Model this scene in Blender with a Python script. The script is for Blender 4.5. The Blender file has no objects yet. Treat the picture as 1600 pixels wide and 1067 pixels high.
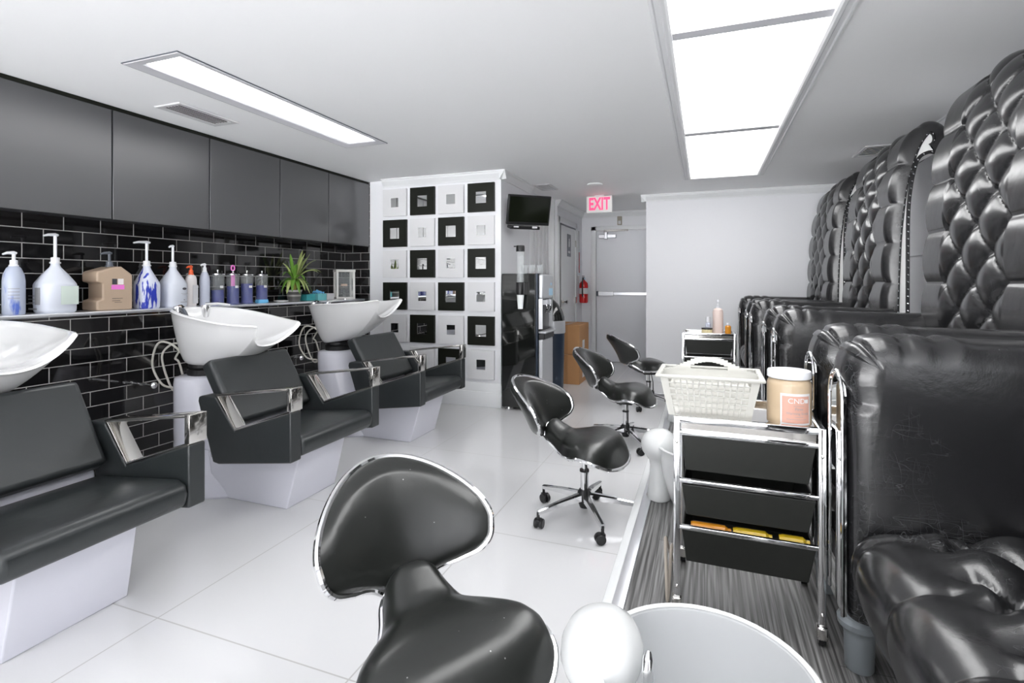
import bpy, bmesh, math, random
from mathutils import Vector, Matrix
random.seed(4)
PI = math.pi
scene = bpy.context.scene
COL = scene.collection

# ------------------------------------------------------------------ camera
F_PX = 810.0
YAW = math.atan(301.0 / F_PX)
cd = bpy.data.cameras.new('camera')
cd.sensor_fit = 'HORIZONTAL'; cd.sensor_width = 36.0
cd.lens = F_PX / 1600.0 * 36.0
cd.shift_y = -(533.5 - 441.0) / 1600.0
cd.clip_start = 0.02
cam = bpy.data.objects.new('camera', cd)
cam.location = (0, 0, 1.25)
cam.rotation_euler = (PI / 2, 0, YAW)
COL.objects.link(cam)
scene.camera = cam

# ------------------------------------------------------------------ world, view
SKY_STRENGTH = 2.2
UPLIGHT_STRENGTH = 12.5
w = bpy.data.worlds.new('world'); scene.world = w; w.use_nodes = True
w.node_tree.nodes['Background'].inputs[0].default_value = (0.98, 0.985, 1.0, 1)
# daylight: moderate sky above, added bright half below the horizon to light the ceiling
_N, _L = w.node_tree.nodes, w.node_tree.links
_tc = _N.new('ShaderNodeTexCoord'); _sp = _N.new('ShaderNodeSeparateXYZ'); _mr = _N.new('ShaderNodeMapRange')
_L.new(_tc.outputs['Generated'], _sp.inputs[0]); _L.new(_sp.outputs[2], _mr.inputs['Value'])
_mr.inputs['From Min'].default_value = -0.08; _mr.inputs['From Max'].default_value = 0.08
_mr.inputs['To Min'].default_value = UPLIGHT_STRENGTH; _mr.inputs['To Max'].default_value = SKY_STRENGTH
_L.new(_mr.outputs['Result'], _N['Background'].inputs[1])
vs = scene.view_settings
vs.view_transform = 'Standard'; vs.look = 'None'; vs.gamma = 1.0; vs.use_curve_mapping = False
vs.exposure = 0.34
PANEL_STRENGTH = 5.2
STRIP_STRENGTH = 6.5
scene.cycles.max_bounces = 10
scene.cycles.diffuse_bounces = 6
scene.cycles.glossy_bounces = 4

# ------------------------------------------------------------------ materials
def new_mat(name):
    m = bpy.data.materials.new(name); m.use_nodes = True
    return m, m.node_tree.nodes, m.node_tree.links, m.node_tree.nodes['Principled BSDF']

def mat(name, col, rough=0.5, metal=0.0, spec=0.5, coat=0.0, trans=0.0, ior=1.45, alpha=1.0,
        bump=0.0, bscale=40.0, var=0.0, vscale=6.0, emit=None, estr=0.0):
    m, N, L, P = new_mat(name)
    P.inputs['Base Color'].default_value = (*col, 1)
    P.inputs['Roughness'].default_value = rough
    P.inputs['Metallic'].default_value = metal
    P.inputs['Specular IOR Level'].default_value = spec
    P.inputs['Coat Weight'].default_value = coat
    P.inputs['Transmission Weight'].default_value = trans
    P.inputs['IOR'].default_value = ior
    P.inputs['Alpha'].default_value = alpha
    if emit:
        P.inputs['Emission Color'].default_value = (*emit, 1)
        P.inputs['Emission Strength'].default_value = estr
    tc = N.new('ShaderNodeTexCoord')
    if var > 0:
        n = N.new('ShaderNodeTexNoise'); n.inputs['Scale'].default_value = vscale; n.inputs['Detail'].default_value = 4
        L.new(tc.outputs['Object'], n.inputs['Vector'])
        mx = N.new('ShaderNodeMix'); mx.data_type = 'RGBA'
        mx.inputs[6].default_value = (*[c * (1 - var) for c in col], 1)
        mx.inputs[7].default_value = (*[min(1, c * (1 + var)) for c in col], 1)
        L.new(n.outputs['Fac'], mx.inputs[0]); L.new(mx.outputs[2], P.inputs['Base Color'])
    if bump > 0:
        n = N.new('ShaderNodeTexNoise'); n.inputs['Scale'].default_value = bscale; n.inputs['Detail'].default_value = 3
        L.new(tc.outputs['Object'], n.inputs['Vector'])
        b = N.new('ShaderNodeBump'); b.inputs['Strength'].default_value = bump; b.inputs['Distance'].default_value = 0.002
        L.new(n.outputs['Fac'], b.inputs['Height']); L.new(b.outputs['Normal'], P.inputs['Normal'])
    return m

def leather(name, base, rough, scratch=0.0, specks=0.0, spec=0.5, grain=0.25):
    m, N, L, P = new_mat(name)
    P.inputs['Roughness'].default_value = rough
    P.inputs['Specular IOR Level'].default_value = spec
    tc = N.new('ShaderNodeTexCoord')
    col = None
    base_rgb = (*base, 1)
    def mix(fac, a, b):
        mx = N.new('ShaderNodeMix'); mx.data_type = 'RGBA'
        L.new(fac, mx.inputs[0])
        if isinstance(a, tuple): mx.inputs[6].default_value = a
        else: L.new(a, mx.inputs[6])
        mx.inputs[7].default_value = b
        return mx.outputs[2]
    n = N.new('ShaderNodeTexNoise'); n.inputs['Scale'].default_value = 5; n.inputs['Detail'].default_value = 5
    L.new(tc.outputs['Object'], n.inputs['Vector'])
    col = mix(n.outputs['Fac'], base_rgb, (*[c * 1.5 + 0.002 for c in base], 1))
    if scratch > 0:
        tot = None
        for k, (rot, sc) in enumerate((((0.4, 0.9, 0.5), (5, 40, 36)), ((1.3, 0.2, -0.7), (44, 6, 40)), ((0.2, 2.1, 1.1), (38, 44, 6)), ((0.9, 0.4, 2.0), (7, 50, 44)))):
            mp = N.new('ShaderNodeMapping'); mp.inputs['Rotation'].default_value = rot; mp.inputs['Scale'].default_value = sc
            L.new(tc.outputs['Object'], mp.inputs['Vector'])
            nn = N.new('ShaderNodeTexNoise'); nn.inputs['Scale'].default_value = 1.0; nn.inputs['Detail'].default_value = 0.5
            nn.inputs['Distortion'].default_value = 0.0
            L.new(mp.outputs['Vector'], nn.inputs['Vector'])
            sb = N.new('ShaderNodeMath'); sb.operation = 'SUBTRACT'; sb.inputs[1].default_value = 0.5 + .02 * (k - 1)
            ab = N.new('ShaderNodeMath'); ab.operation = 'ABSOLUTE'
            L.new(nn.outputs['Fac'], sb.inputs[0]); L.new(sb.outputs[0], ab.inputs[0])
            cr = N.new('ShaderNodeMapRange'); cr.inputs['From Min'].default_value = 0.007; cr.inputs['From Max'].default_value = 0.001
            cr.inputs['To Max'].default_value = 0.32
            L.new(ab.outputs[0], cr.inputs['Value'])
            if tot is None: tot = cr.outputs['Result']
            else:
                ad = N.new('ShaderNodeMath'); ad.operation = 'ADD'; L.new(tot, ad.inputs[0]); L.new(cr.outputs['Result'], ad.inputs[1]); tot = ad.outputs[0]
        big = N.new('ShaderNodeTexNoise'); big.inputs['Scale'].default_value = 3.5
        L.new(tc.outputs['Object'], big.inputs['Vector'])
        br = N.new('ShaderNodeMapRange'); br.inputs['From Min'].default_value = 0.46; br.inputs['From Max'].default_value = 0.64
        br.inputs['To Max'].default_value = scratch
        L.new(big.outputs['Fac'], br.inputs['Value'])
        mu = N.new('ShaderNodeMath'); mu.operation = 'MULTIPLY'; mu.use_clamp = True
        L.new(tot, mu.inputs[0]); L.new(br.outputs['Result'], mu.inputs[1])
        col = mix(mu.outputs[0], col, (0.30, 0.31, 0.32, 1))
    if specks > 0:
        v = N.new('ShaderNodeTexVoronoi'); v.inputs['Scale'].default_value = 26
        L.new(tc.outputs['Object'], v.inputs['Vector'])
        sr = N.new('ShaderNodeMapRange'); sr.inputs['From Min'].default_value = 0.055; sr.inputs['From Max'].default_value = 0.03
        L.new(v.outputs['Distance'], sr.inputs['Value'])
        ms = N.new('ShaderNodeMath'); ms.operation = 'MULTIPLY'; ms.inputs[1].default_value = specks
        L.new(sr.outputs['Result'], ms.inputs[0])
        col = mix(ms.outputs[0], col, (0.6, 0.6, 0.58, 1))
    L.new(col, P.inputs['Base Color'])
    g = N.new('ShaderNodeTexNoise'); g.inputs['Scale'].default_value = 260; g.inputs['Detail'].default_value = 2
    L.new(tc.outputs['Object'], g.inputs['Vector'])
    g2 = N.new('ShaderNodeTexNoise'); g2.inputs['Scale'].default_value = 14; g2.inputs['Detail'].default_value = 3
    L.new(tc.outputs['Object'], g2.inputs['Vector'])
    b = N.new('ShaderNodeBump'); b.inputs['Strength'].default_value = grain; b.inputs['Distance'].default_value = 0.0006
    L.new(g.outputs['Fac'], b.inputs['Height'])
    b2 = N.new('ShaderNodeBump'); b2.inputs['Strength'].default_value = 0.35; b2.inputs['Distance'].default_value = 0.004
    L.new(g2.outputs['Fac'], b2.inputs['Height']); L.new(b.outputs['Normal'], b2.inputs['Normal'])
    L.new(b2.outputs['Normal'], P.inputs['Normal'])
    return m

def brick_mat(name, axes, c1, c2, mortar, bw, rh, ms, rough, off=0.5, shift=(0, 0), mrough=0.7, bump=0.5, squash=1.0, spec=0.5, wob=0.0):
    m, N, L, P = new_mat(name)
    tc = N.new('ShaderNodeTexCoord'); sp = N.new('ShaderNodeSeparateXYZ'); cb = N.new('ShaderNodeCombineXYZ')
    L.new(tc.outputs['Object'], sp.inputs[0])
    for k, ax in enumerate(axes):
        ad = N.new('ShaderNodeMath'); ad.operation = 'ADD'; ad.inputs[1].default_value = shift[k]
        L.new(sp.outputs['XYZ'.index(ax)], ad.inputs[0]); L.new(ad.outputs[0], cb.inputs[k])
    br = N.new('ShaderNodeTexBrick')
    br.offset = off; br.squash = squash
    br.inputs['Scale'].default_value = 1.0
    br.inputs['Color1'].default_value = (*c1, 1); br.inputs['Color2'].default_value = (*c2, 1); br.inputs['Mortar'].default_value = (*mortar, 1)
    br.inputs['Mortar Size'].default_value = ms; br.inputs['Mortar Smooth'].default_value = 0.1
    br.inputs['Brick Width'].default_value = bw; br.inputs['Row Height'].default_value = rh
    br.inputs['Bias'].default_value = 0.0
    L.new(cb.outputs[0], br.inputs['Vector'])
    L.new(br.outputs['Color'], P.inputs['Base Color'])
    mr = N.new('ShaderNodeMapRange'); mr.inputs['To Min'].default_value = rough; mr.inputs['To Max'].default_value = mrough
    L.new(br.outputs['Fac'], mr.inputs['Value']); L.new(mr.outputs['Result'], P.inputs['Roughness'])
    P.inputs['Specular IOR Level'].default_value = spec
    b = N.new('ShaderNodeBump'); b.invert = True; b.inputs['Strength'].default_value = bump; b.inputs['Distance'].default_value = 0.003
    L.new(br.outputs['Fac'], b.inputs['Height'])
    if wob > 0:
        n = N.new('ShaderNodeTexNoise'); n.inputs['Scale'].default_value = 5
        L.new(tc.outputs['Object'], n.inputs['Vector'])
        b0 = N.new('ShaderNodeBump'); b0.inputs['Strength'].default_value = wob; b0.inputs['Distance'].default_value = 0.01
        L.new(n.outputs['Fac'], b0.inputs['Height']); L.new(b0.outputs['Normal'], b.inputs['Normal'])
    L.new(b.outputs['Normal'], P.inputs['Normal'])
    return m

def wood_mat(name):
    m, N, L, P = new_mat(name)
    tc = N.new('ShaderNodeTexCoord')
    mp = N.new('ShaderNodeMapping'); mp.inputs['Scale'].default_value = (90, 1.6, 1)
    L.new(tc.outputs['Object'], mp.inputs['Vector'])
    n = N.new('ShaderNodeTexNoise'); n.inputs['Scale'].default_value = 1.6; n.inputs['Detail'].default_value = 3; n.inputs['Distortion'].default_value = 0.3
    L.new(mp.outputs['Vector'], n.inputs['Vector'])
    mp2 = N.new('ShaderNodeMapping'); mp2.inputs['Scale'].default_value = (1, 0.14, 1)
    L.new(tc.outputs['Object'], mp2.inputs['Vector'])
    wv = N.new('ShaderNodeTexWave'); wv.wave_type = 'BANDS'; wv.bands_direction = 'X'; wv.inputs['Scale'].default_value = 14; wv.inputs['Distortion'].default_value = 14; wv.inputs['Detail'].default_value = 3; wv.inputs['Detail Scale'].default_value = 0.35; wv.inputs['Detail Roughness'].default_value = 0.6
    L.new(mp2.outputs['Vector'], wv.inputs['Vector'])
    a = N.new('ShaderNodeMath'); a.operation = 'MULTIPLY_ADD'; a.inputs[1].default_value = 0.22
    L.new(wv.outputs['Fac'], a.inputs[0]); L.new(n.outputs['Fac'], a.inputs[2])
    cr = N.new('ShaderNodeValToRGB')
    cr.color_ramp.elements[0].position = 0.34; cr.color_ramp.elements[0].color = (0.04, 0.038, 0.037, 1)
    cr.color_ramp.elements[1].position = 0.80; cr.color_ramp.elements[1].color = (0.34, 0.336, 0.333, 1)
    e = cr.color_ramp.elements.new(0.54); e.color = (0.14, 0.137, 0.135, 1)
    L.new(a.outputs[0], cr.inputs[0])
    br = N.new('ShaderNodeTexBrick'); br.inputs['Scale'].default_value = 1; br.inputs['Brick Width'].default_value = 1.2; br.inputs['Row Height'].default_value = 0.19
    br.inputs['Mortar Size'].default_value = 0.0012; br.inputs['Color1'].default_value = (1, 1, 1, 1); br.inputs['Color2'].default_value = (0.75, 0.75, 0.75, 1); br.inputs['Mortar'].default_value = (0.2, 0.2, 0.2, 1)
    sp = N.new('ShaderNodeSeparateXYZ'); cb = N.new('ShaderNodeCombineXYZ')
    L.new(tc.outputs['Object'], sp.inputs[0]); L.new(sp.outputs[1], cb.inputs[0]); L.new(sp.outputs[0], cb.inputs[1]); L.new(cb.outputs[0], br.inputs['Vector'])
    mx = N.new('ShaderNodeMix'); mx.data_type = 'RGBA'; mx.blend_type = 'MULTIPLY'; mx.inputs[0].default_value = 1
    L.new(cr.outputs[0], mx.inputs[6]); L.new(br.outputs['Color'], mx.inputs[7]); L.new(mx.outputs[2], P.inputs['Base Color'])
    P.inputs['Roughness'].default_value = 0.36
    b = N.new('ShaderNodeBump'); b.inputs['Strength'].default_value = 0.25; b.inputs['Distance'].default_value = 0.001
    L.new(n.outputs['Fac'], b.inputs['Height']); L.new(b.outputs['Normal'], P.inputs['Normal'])
    return m

def drip_mat(name, base, stain, thr0, thr1, axis_scale, rough=0.35):
    """plastic with a streaky dried stain running down"""
    m, N, L, P = new_mat(name)
    tc = N.new('ShaderNodeTexCoord'); mp = N.new('ShaderNodeMapping'); mp.inputs['Scale'].default_value = axis_scale
    L.new(tc.outputs['Object'], mp.inputs['Vector'])
    n = N.new('ShaderNodeTexNoise'); n.inputs['Scale'].default_value = 1; n.inputs['Detail'].default_value = 4
    L.new(mp.outputs['Vector'], n.inputs['Vector'])
    r = N.new('ShaderNodeMapRange'); r.inputs['From Min'].default_value = thr0; r.inputs['From Max'].default_value = thr1
    L.new(n.outputs['Fac'], r.inputs['Value'])
    mx = N.new('ShaderNodeMix'); mx.data_type = 'RGBA'; mx.inputs[6].default_value = (*base, 1); mx.inputs[7].default_value = (*stain, 1)
    L.new(r.outputs['Result'], mx.inputs[0]); L.new(mx.outputs[2], P.inputs['Base Color'])
    P.inputs['Roughness'].default_value = rough
    return m

M = {}
M['wall'] = mat('white_wall_paint', (0.79, 0.795, 0.82), 0.55, bump=0.05, bscale=30)
M['ceil'] = mat('ceiling_paint', (0.92, 0.925, 0.93), 0.6, bump=0.05, bscale=12, var=0.015, vscale=1.5)
M['trim'] = mat('white_trim_paint', (0.77, 0.78, 0.79), 0.4)
M['door'] = mat('door_paint', (0.82, 0.83, 0.86), 0.4)
M['floor'] = brick_mat('white_floor_tile', 'XY', (0.69, 0.69, 0.70), (0.68, 0.68, 0.69), (0.44, 0.435, 0.43), 0.86, 1.05, 0.003, 0.10, off=0.0, shift=(1.05 + 8.6, -1.35 + 10.5), bump=0.15)
BLK = (0.006, 0.006, 0.007)
M['tile_left'] = brick_mat('black_subway_tile', 'YZ', BLK, (0.011, 0.010, 0.010), (0.34, 0.33, 0.32), 0.215, 0.0915, 0.0028, 0.05, shift=(8.654, -0.0225), spec=0.6, wob=0.05)
M['tile_ret'] = brick_mat('black_subway_tile_return', 'XZ', BLK, (0.011, 0.010, 0.010), (0.34, 0.33, 0.32), 0.215, 0.0915, 0.0028, 0.05, shift=(8.654, -0.0225), spec=0.6, wob=0.05)
M['wood'] = wood_mat('grey_wood_plank')
M['alum'] = mat('brushed_aluminium', (0.78, 0.79, 0.82), 0.32, 0.9)
M['chrome'] = mat('chrome', (0.82, 0.82, 0.83), 0.07, 1.0)
M['steel'] = mat('polished_steel', (0.72, 0.70, 0.67), 0.12, 1.0)
M['mirror'] = mat('mirror_glass', (0.86, 0.87, 0.87), 0.01, 1.0)
M['cab'] = mat('satin_black_lacquer', (0.020, 0.021, 0.024), 0.36, spec=1.0, ior=1.75)
M['blk'] = mat('black_plastic', (0.012, 0.012, 0.013), 0.35)
M['blkmat'] = mat('matte_black', (0.006, 0.007, 0.004), 0.4, spec=0.3)
M['slot'] = mat('gap_shade', (0.006, 0.006, 0.006), 0.9, spec=0.0)  # near-black colour standing for the shade inside gaps and vents
M['throne'] = leather('throne_leather', (0.010, 0.010, 0.011), 0.24, scratch=0.7, spec=0.75)
M['tuft'] = leather('tufted_leather', (0.010, 0.010, 0.011), 0.25, scratch=0.55, spec=0.8)
M['stool'] = leather('stool_vinyl', (0.008, 0.009, 0.008), 0.28, specks=0.5, spec=0.6, grain=0.1)
M['salon'] = leather('salon_chair_vinyl', (0.014, 0.017, 0.018), 0.36, spec=0.7, grain=0.3)
M['white_gloss'] = mat('white_fibreglass', (0.70, 0.70, 0.77), 0.16, coat=0.3)
M['ceramic'] = mat('white_porcelain', (0.78, 0.78, 0.78), 0.07, coat=0.5)
M['bowl'] = mat('white_bowl_acrylic', (0.68, 0.69, 0.69), 0.18)
M['bowl_in'] = mat('pale_grey_liner', (0.56, 0.57, 0.58), 0.35)
M['plastic_w'] = mat('white_plastic', (0.72, 0.73, 0.76), 0.35)
M['plastic_c'] = mat('cream_plastic', (0.52, 0.515, 0.48), 0.4)
M['emit'] = mat('light_diffuser', (1, 1, 1), 0.5, emit=(1, 1, 1), estr=PANEL_STRENGTH)
M['emit2'] = mat('strip_diffuser', (1, 1, 1), 0.5, emit=(1, 1, 1), estr=STRIP_STRENGTH)
M['lightframe'] = mat('light_frame', (0.66, 0.66, 0.69), 0.5)
M['grille'] = mat('vent_enamel', (0.62, 0.62, 0.63), 0.5)
M['drawer'] = mat('black_drawer_plastic', (0.016, 0.017, 0.015), 0.4, var=0.2, vscale=30)
M['tan'] = mat('tan_plastic', (0.45, 0.34, 0.25), 0.45, var=0.06)
M['jugw'] = mat('translucent_white_jug', (0.62, 0.65, 0.72), 0.32)
M['jugblue'] = drip_mat('jug_blue_stains', (0.62, 0.65, 0.76), (0.02, 0.04, 0.40), 0.53, 0.57, (45, 45, 6))
M['silverblue'] = drip_mat('silver_bottle_blue_stain', (0.42, 0.46, 0.56), (0.08, 0.14, 0.48), 0.60, 0.70, (30, 30, 6), 0.3)
M['silver2'] = mat('pale_silver_plastic', (0.52, 0.55, 0.65), 0.3)
M['pinkwhite'] = mat('white_lotion_plastic', (0.80, 0.76, 0.75), 0.35)
M['orange'] = mat('orange_plastic', (0.80, 0.12, 0.03), 0.35)
M['grey_d'] = mat('dark_grey_plastic', (0.09, 0.10, 0.12), 0.35)
M['label_g'] = mat('pale_green_label', (0.58, 0.66, 0.60), 0.5)
M['label_d'] = mat('faint_grey_print', (0.30, 0.30, 0.31), 0.5)
M['label_k'] = mat('dark_print', (0.05, 0.05, 0.06), 0.5)
M['magenta'] = mat('magenta_sticker', (0.80, 0.20, 0.62), 0.5)
M['glass'] = mat('clear_glass', (0.93, 0.95, 0.95), 0.03, trans=0.9, ior=1.3, alpha=0.55)
M['clear'] = mat('clear_plastic', (0.8, 0.85, 0.86), 0.05, alpha=0.13)
M['bluelq'] = mat('blue_disinfectant', (0.001, 0.010, 0.19), 0.15, spec=0.3)
M['teal'] = mat('teal_card', (0.05, 0.36, 0.38), 0.5, var=0.3, vscale=30)
M['teal2'] = mat('pale_teal_card', (0.18, 0.55, 0.58), 0.5, var=0.2, vscale=30)
M['tissue'] = mat('blue_tissue', (0.16, 0.50, 0.82), 0.7)
M['leaf'] = mat('green_leaf', (0.12, 0.26, 0.035), 0.4, var=0.5, vscale=25)
M['leaf2'] = mat('pale_striped_leaf', (0.42, 0.50, 0.18), 0.4, var=0.35, vscale=40)
M['stem'] = mat('yellow_green_stem', (0.50, 0.46, 0.09), 0.5)
M['soil'] = mat('soil', (0.03, 0.022, 0.015), 0.9)
M['cardboard'] = mat('cardboard', (0.46, 0.24, 0.105), 0.75, var=0.06, vscale=8)
M['tape'] = mat('packing_tape', (0.38, 0.20, 0.09), 0.3)
M['red'] = mat('extinguisher_red', (0.58, 0.012, 0.015), 0.22, coat=0.5)
M['exitface'] = mat('exit_sign_face', (0.80, 0.82, 0.80), 0.4, emit=(1.0, 0.85, 0.87), estr=0.03)
M['exitred'] = mat('exit_letters_lit', (0.9, 0.08, 0.20), 0.4, emit=(1.0, 0.04, 0.16), estr=0.7)
M['taupe'] = mat('taupe_plastic', (0.36, 0.33, 0.27), 0.5)
M['screen'] = mat('switched_off_screen', (0.006, 0.008, 0.004), 0.10, spec=0.7)
M['cooler_side'] = mat('gloss_black_panel', (0.010, 0.011, 0.010), 0.06, coat=0.6)
M['cooler_silver'] = mat('silver_panel', (0.55, 0.56, 0.58), 0.3, 0.5)
M['skyblue'] = mat('pale_blue_sticker', (0.45, 0.68, 0.85), 0.4)
M['navy'] = mat('navy_plastic', (0.02, 0.03, 0.05), 0.3)
M['cup'] = mat('paper_cup', (0.80, 0.82, 0.82), 0.6)
M['cream'] = mat('body_scrub', (0.52, 0.40, 0.27), 0.3, var=0.06, vscale=20, coat=0.6)
M['label_p'] = mat('peach_label', (0.58, 0.32, 0.25), 0.45)
M['white'] = mat('white_card', (0.68, 0.68, 0.69), 0.5)
M['amber'] = mat('amber_bottle', (0.62, 0.25, 0.02), 0.15, coat=0.5)
M['yellow'] = mat('yellow_oil', (0.62, 0.42, 0.02), 0.2, coat=0.5)
M['pinkb'] = mat('pink_lotion_bottle', (0.76, 0.62, 0.57), 0.35)
M['creamjar'] = mat('pale_yellow_jar', (0.80, 0.70, 0.42), 0.35)
M['hose'] = mat('grey_white_hose', (0.55, 0.53, 0.48), 0.35)
M['beige'] = mat('beige_cable', (0.50, 0.44, 0.38), 0.5)
M['foot'] = mat('grey_painted_foot', (0.30, 0.33, 0.35), 0.3, 0.3)
M['lantern'] = mat('white_painted_wood', (0.76, 0.75, 0.72), 0.5)
M['candle'] = mat('candle_wax', (0.75, 0.55, 0.42), 0.5)
M['pot'] = brick_mat('striped_pot_glaze', 'XZ', (0.02, 0.02, 0.02), (0.55, 0.53, 0.5), (0.10, 0.1, 0.1), 9.0, 0.022, 0.003, 0.3, bump=0.1)
M['liner'] = mat('pale_hole_brightener', (0.68, 0.67, 0.63), 0.6)  # pale colour of the box added to lighten the basket holes
M['sidewhite'] = mat('white_upholstered_side', (0.88, 0.88, 0.87), 0.5)

# ------------------------------------------------------------------ mesh helpers
class MB:
    def __init__(s): s.v = []; s.f = []; s.m = []
    def add(s, verts, faces, mi=0):
        o = len(s.v); s.v += [tuple(p) for p in verts]; s.f += [tuple(i + o for i in f) for f in faces]; s.m += [mi] * len(faces); return s
    def box(s, c, d, rz=0, mi=0, rot=None):
        x, y, z = d[0] / 2, d[1] / 2, d[2] / 2
        R = rot if rot is not None else Matrix.Rotation(rz, 3, 'Z')
        vs_ = [Vector(c) + R @ Vector((a * x, b * y, e * z)) for a in (-1, 1) for b in (-1, 1) for e in (-1, 1)]
        return s.add(vs_, [(0, 1, 3, 2), (4, 6, 7, 5), (0, 4, 5, 1), (2, 3, 7, 6), (0, 2, 6, 4), (1, 5, 7, 3)], mi)
    def box2(s, a, b, mi=0):
        return s.box([(a[k] + b[k]) / 2 for k in range(3)], [abs(b[k] - a[k]) for k in range(3)], mi=mi)
    def rings(s, rings, cap0=True, cap1=True, closed=True, mi=0, loop=False):
        n = len(rings[0]); V = [p for r in rings for p in r]; F = []
        R = len(rings)
        for i in range(R if loop else R - 1):
            i2 = (i + 1) % R
            for j in range(n if closed else n - 1):
                k = (j + 1) % n
                F.append((i * n + j, i * n + k, i2 * n + k, i2 * n + j))
        if closed and not loop:
            if cap0: F.append(tuple(reversed(range(n))))
            if cap1: F.append(tuple((R - 1) * n + j for j in range(n)))
        return s.add(V, F, mi)
    def lathe(s, prof, c=(0, 0, 0), n=24, mi=0, sx=1, sy=1, rot=None, cap0=True, cap1=True):
        rs = []
        for (r, z) in prof:
            r = max(r, 1e-4)
            ring = [Vector((r * sx * math.cos(2 * PI * k / n), r * sy * math.sin(2 * PI * k / n), z)) for k in range(n)]
            if rot is not None: ring = [rot @ p for p in ring]
            rs.append([Vector(c) + p for p in ring])
        return s.rings(rs, cap0, cap1, mi=mi)
    def tube(s, pts, r, n=10, closed=False, mi=0, ry=None, up=None):
        pts = [Vector(p) for p in pts]; N_ = len(pts); rs = []
        prev = None
        for i, p in enumerate(pts):
            if closed: t = pts[(i + 1) % N_] - pts[(i - 1) % N_]
            else: t = pts[min(i + 1, N_ - 1)] - pts[max(i - 1, 0)]
            if t.length < 1e-9: t = Vector((0, 0, 1))
            t.normalize()
            if up is not None: a = Vector(up) - t * t.dot(Vector(up))
            elif prev is None:
                a = Vector((0, 0, 1)) if abs(t.z) < 0.9 else Vector((1, 0, 0)); a = a - t * a.dot(t)
            else: a = prev - t * prev.dot(t)
            if a.length < 1e-6: a = Vector((1, 0, 0))
            a.normalize(); prev = a; b = t.cross(a)
            rr = r[i] if isinstance(r, (list, tuple)) else r
            r2 = rr if ry is None else ry
            rs.append([p + a * (rr * math.cos(2 * PI * k / n)) + b * (r2 * math.sin(2 * PI * k / n)) for k in range(n)])
        return s.rings(rs, True, True, mi=mi, loop=closed)
    def bar(s, pts, wa, wb, up=(0, 1, 0), closed=False, mi=0):
        """rectangular section swept along pts: wb wide along 'up', wa across"""
        pts = [Vector(p) for p in pts]; N_ = len(pts); rs = []; U = Vector(up)
        for i, p in enumerate(pts):
            if closed: a, c = pts[i - 1], pts[(i + 1) % N_]
            else: a, c = pts[max(i - 1, 0)], pts[min(i + 1, N_ - 1)]
            t1 = (p - a); t2 = (c - p)
            if t1.length < 1e-9: t1 = t2
            if t2.length < 1e-9: t2 = t1
            t1.normalize(); t2.normalize(); t = (t1 + t2).normalized()
            sd = t.cross(U).normalized(); k = 1 / max(0.35, math.sqrt(max(0.0, (1 + t1.dot(t2)) / 2)))
            u2 = U
            rs.append([p + sd * (wa / 2 * k) + u2 * (wb / 2), p + sd * (wa / 2 * k) - u2 * (wb / 2), p - sd * (wa / 2 * k) - u2 * (wb / 2), p - sd * (wa / 2 * k) + u2 * (wb / 2)])
        return s.rings(rs, True, True, mi=mi, loop=closed)
    def prism(s, poly, a, b, axis='Y', mi=0):
        def P3(p, q):
            if axis == 'Y': return (p[0], q, p[1])
            if axis == 'X': return (q, p[0], p[1])
            return (p[0], p[1], q)
        n = len(poly)
        V = [P3(p, a) for p in poly] + [P3(p, b) for p in poly]
        F = [tuple(range(n)), tuple(range(2 * n - 1, n - 1, -1))] + [(i, i + n, (i + 1) % n + n, (i + 1) % n) for i in range(n)]
        return s.add(V, F, mi)
    def sphere(s, c, r, n=10, sc=(1, 1, 1), mi=0):
        prof = [(r * math.sin(PI * k / n), -r * math.cos(PI * k / n)) for k in range(n + 1)]
        rs = [[Vector(c) + Vector((q * math.cos(2 * PI * j / (2 * n)) * sc[0], q * math.sin(2 * PI * j / (2 * n)) * sc[1], z * sc[2])) for j in range(2 * n)] for q, z in prof]
        rs = [[p if 0 < i < n else p for p in r_] for i, r_ in enumerate(rs)]
        return s.rings(rs, False, False, mi=mi)
    def grid(s, fn, nu, nv, mi=0):
        V = [fn(i / nu, j / nv) for i in range(nu + 1) for j in range(nv + 1)]
        F = [(i * (nv + 1) + j, (i + 1) * (nv + 1) + j, (i + 1) * (nv + 1) + j + 1, i * (nv + 1) + j + 1) for i in range(nu) for j in range(nv)]
        return s.add(V, F, mi)
    def build(s, name, mats, parent=None, smooth=True, bevel=0, seg=2, ang=0.6, merge=True, loc=None, sub=0):
        me = bpy.data.meshes.new(name)
        me.from_pydata(s.v, [], s.f)
        if not isinstance(mats, (list, tuple)): mats = [mats]
        for m_ in mats: me.materials.append(M[m_] if isinstance(m_, str) else m_)
        for p, k in zip(me.polygons, s.m): p.material_index = k
        bm = bmesh.new(); bm.from_mesh(me)
        if merge: bmesh.ops.remove_doubles(bm, verts=bm.verts, dist=1e-5)
        bmesh.ops.recalc_face_normals(bm, faces=bm.faces)
        if smooth:
            for f in bm.faces: f.smooth = True
            for e in bm.edges:
                if len(e.link_faces) == 2 and e.calc_face_angle(0) > ang: e.smooth = False
        bm.to_mesh(me); bm.free()
        o = bpy.data.objects.new(name, me); COL.objects.link(o)
        if parent is not None: o.parent = parent
        if loc is not None: o.location = loc
        if bevel:
            b = o.modifiers.new('bevel', 'BEVEL'); b.width = bevel; b.segments = seg; b.limit_method = 'ANGLE'; b.angle_limit = 0.7
            b.harden_normals = False
            for p in me.polygons: p.use_smooth = True
        if sub:
            b = o.modifiers.new('sub', 'SUBSURF'); b.levels = sub; b.render_levels = sub
        return o

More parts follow.
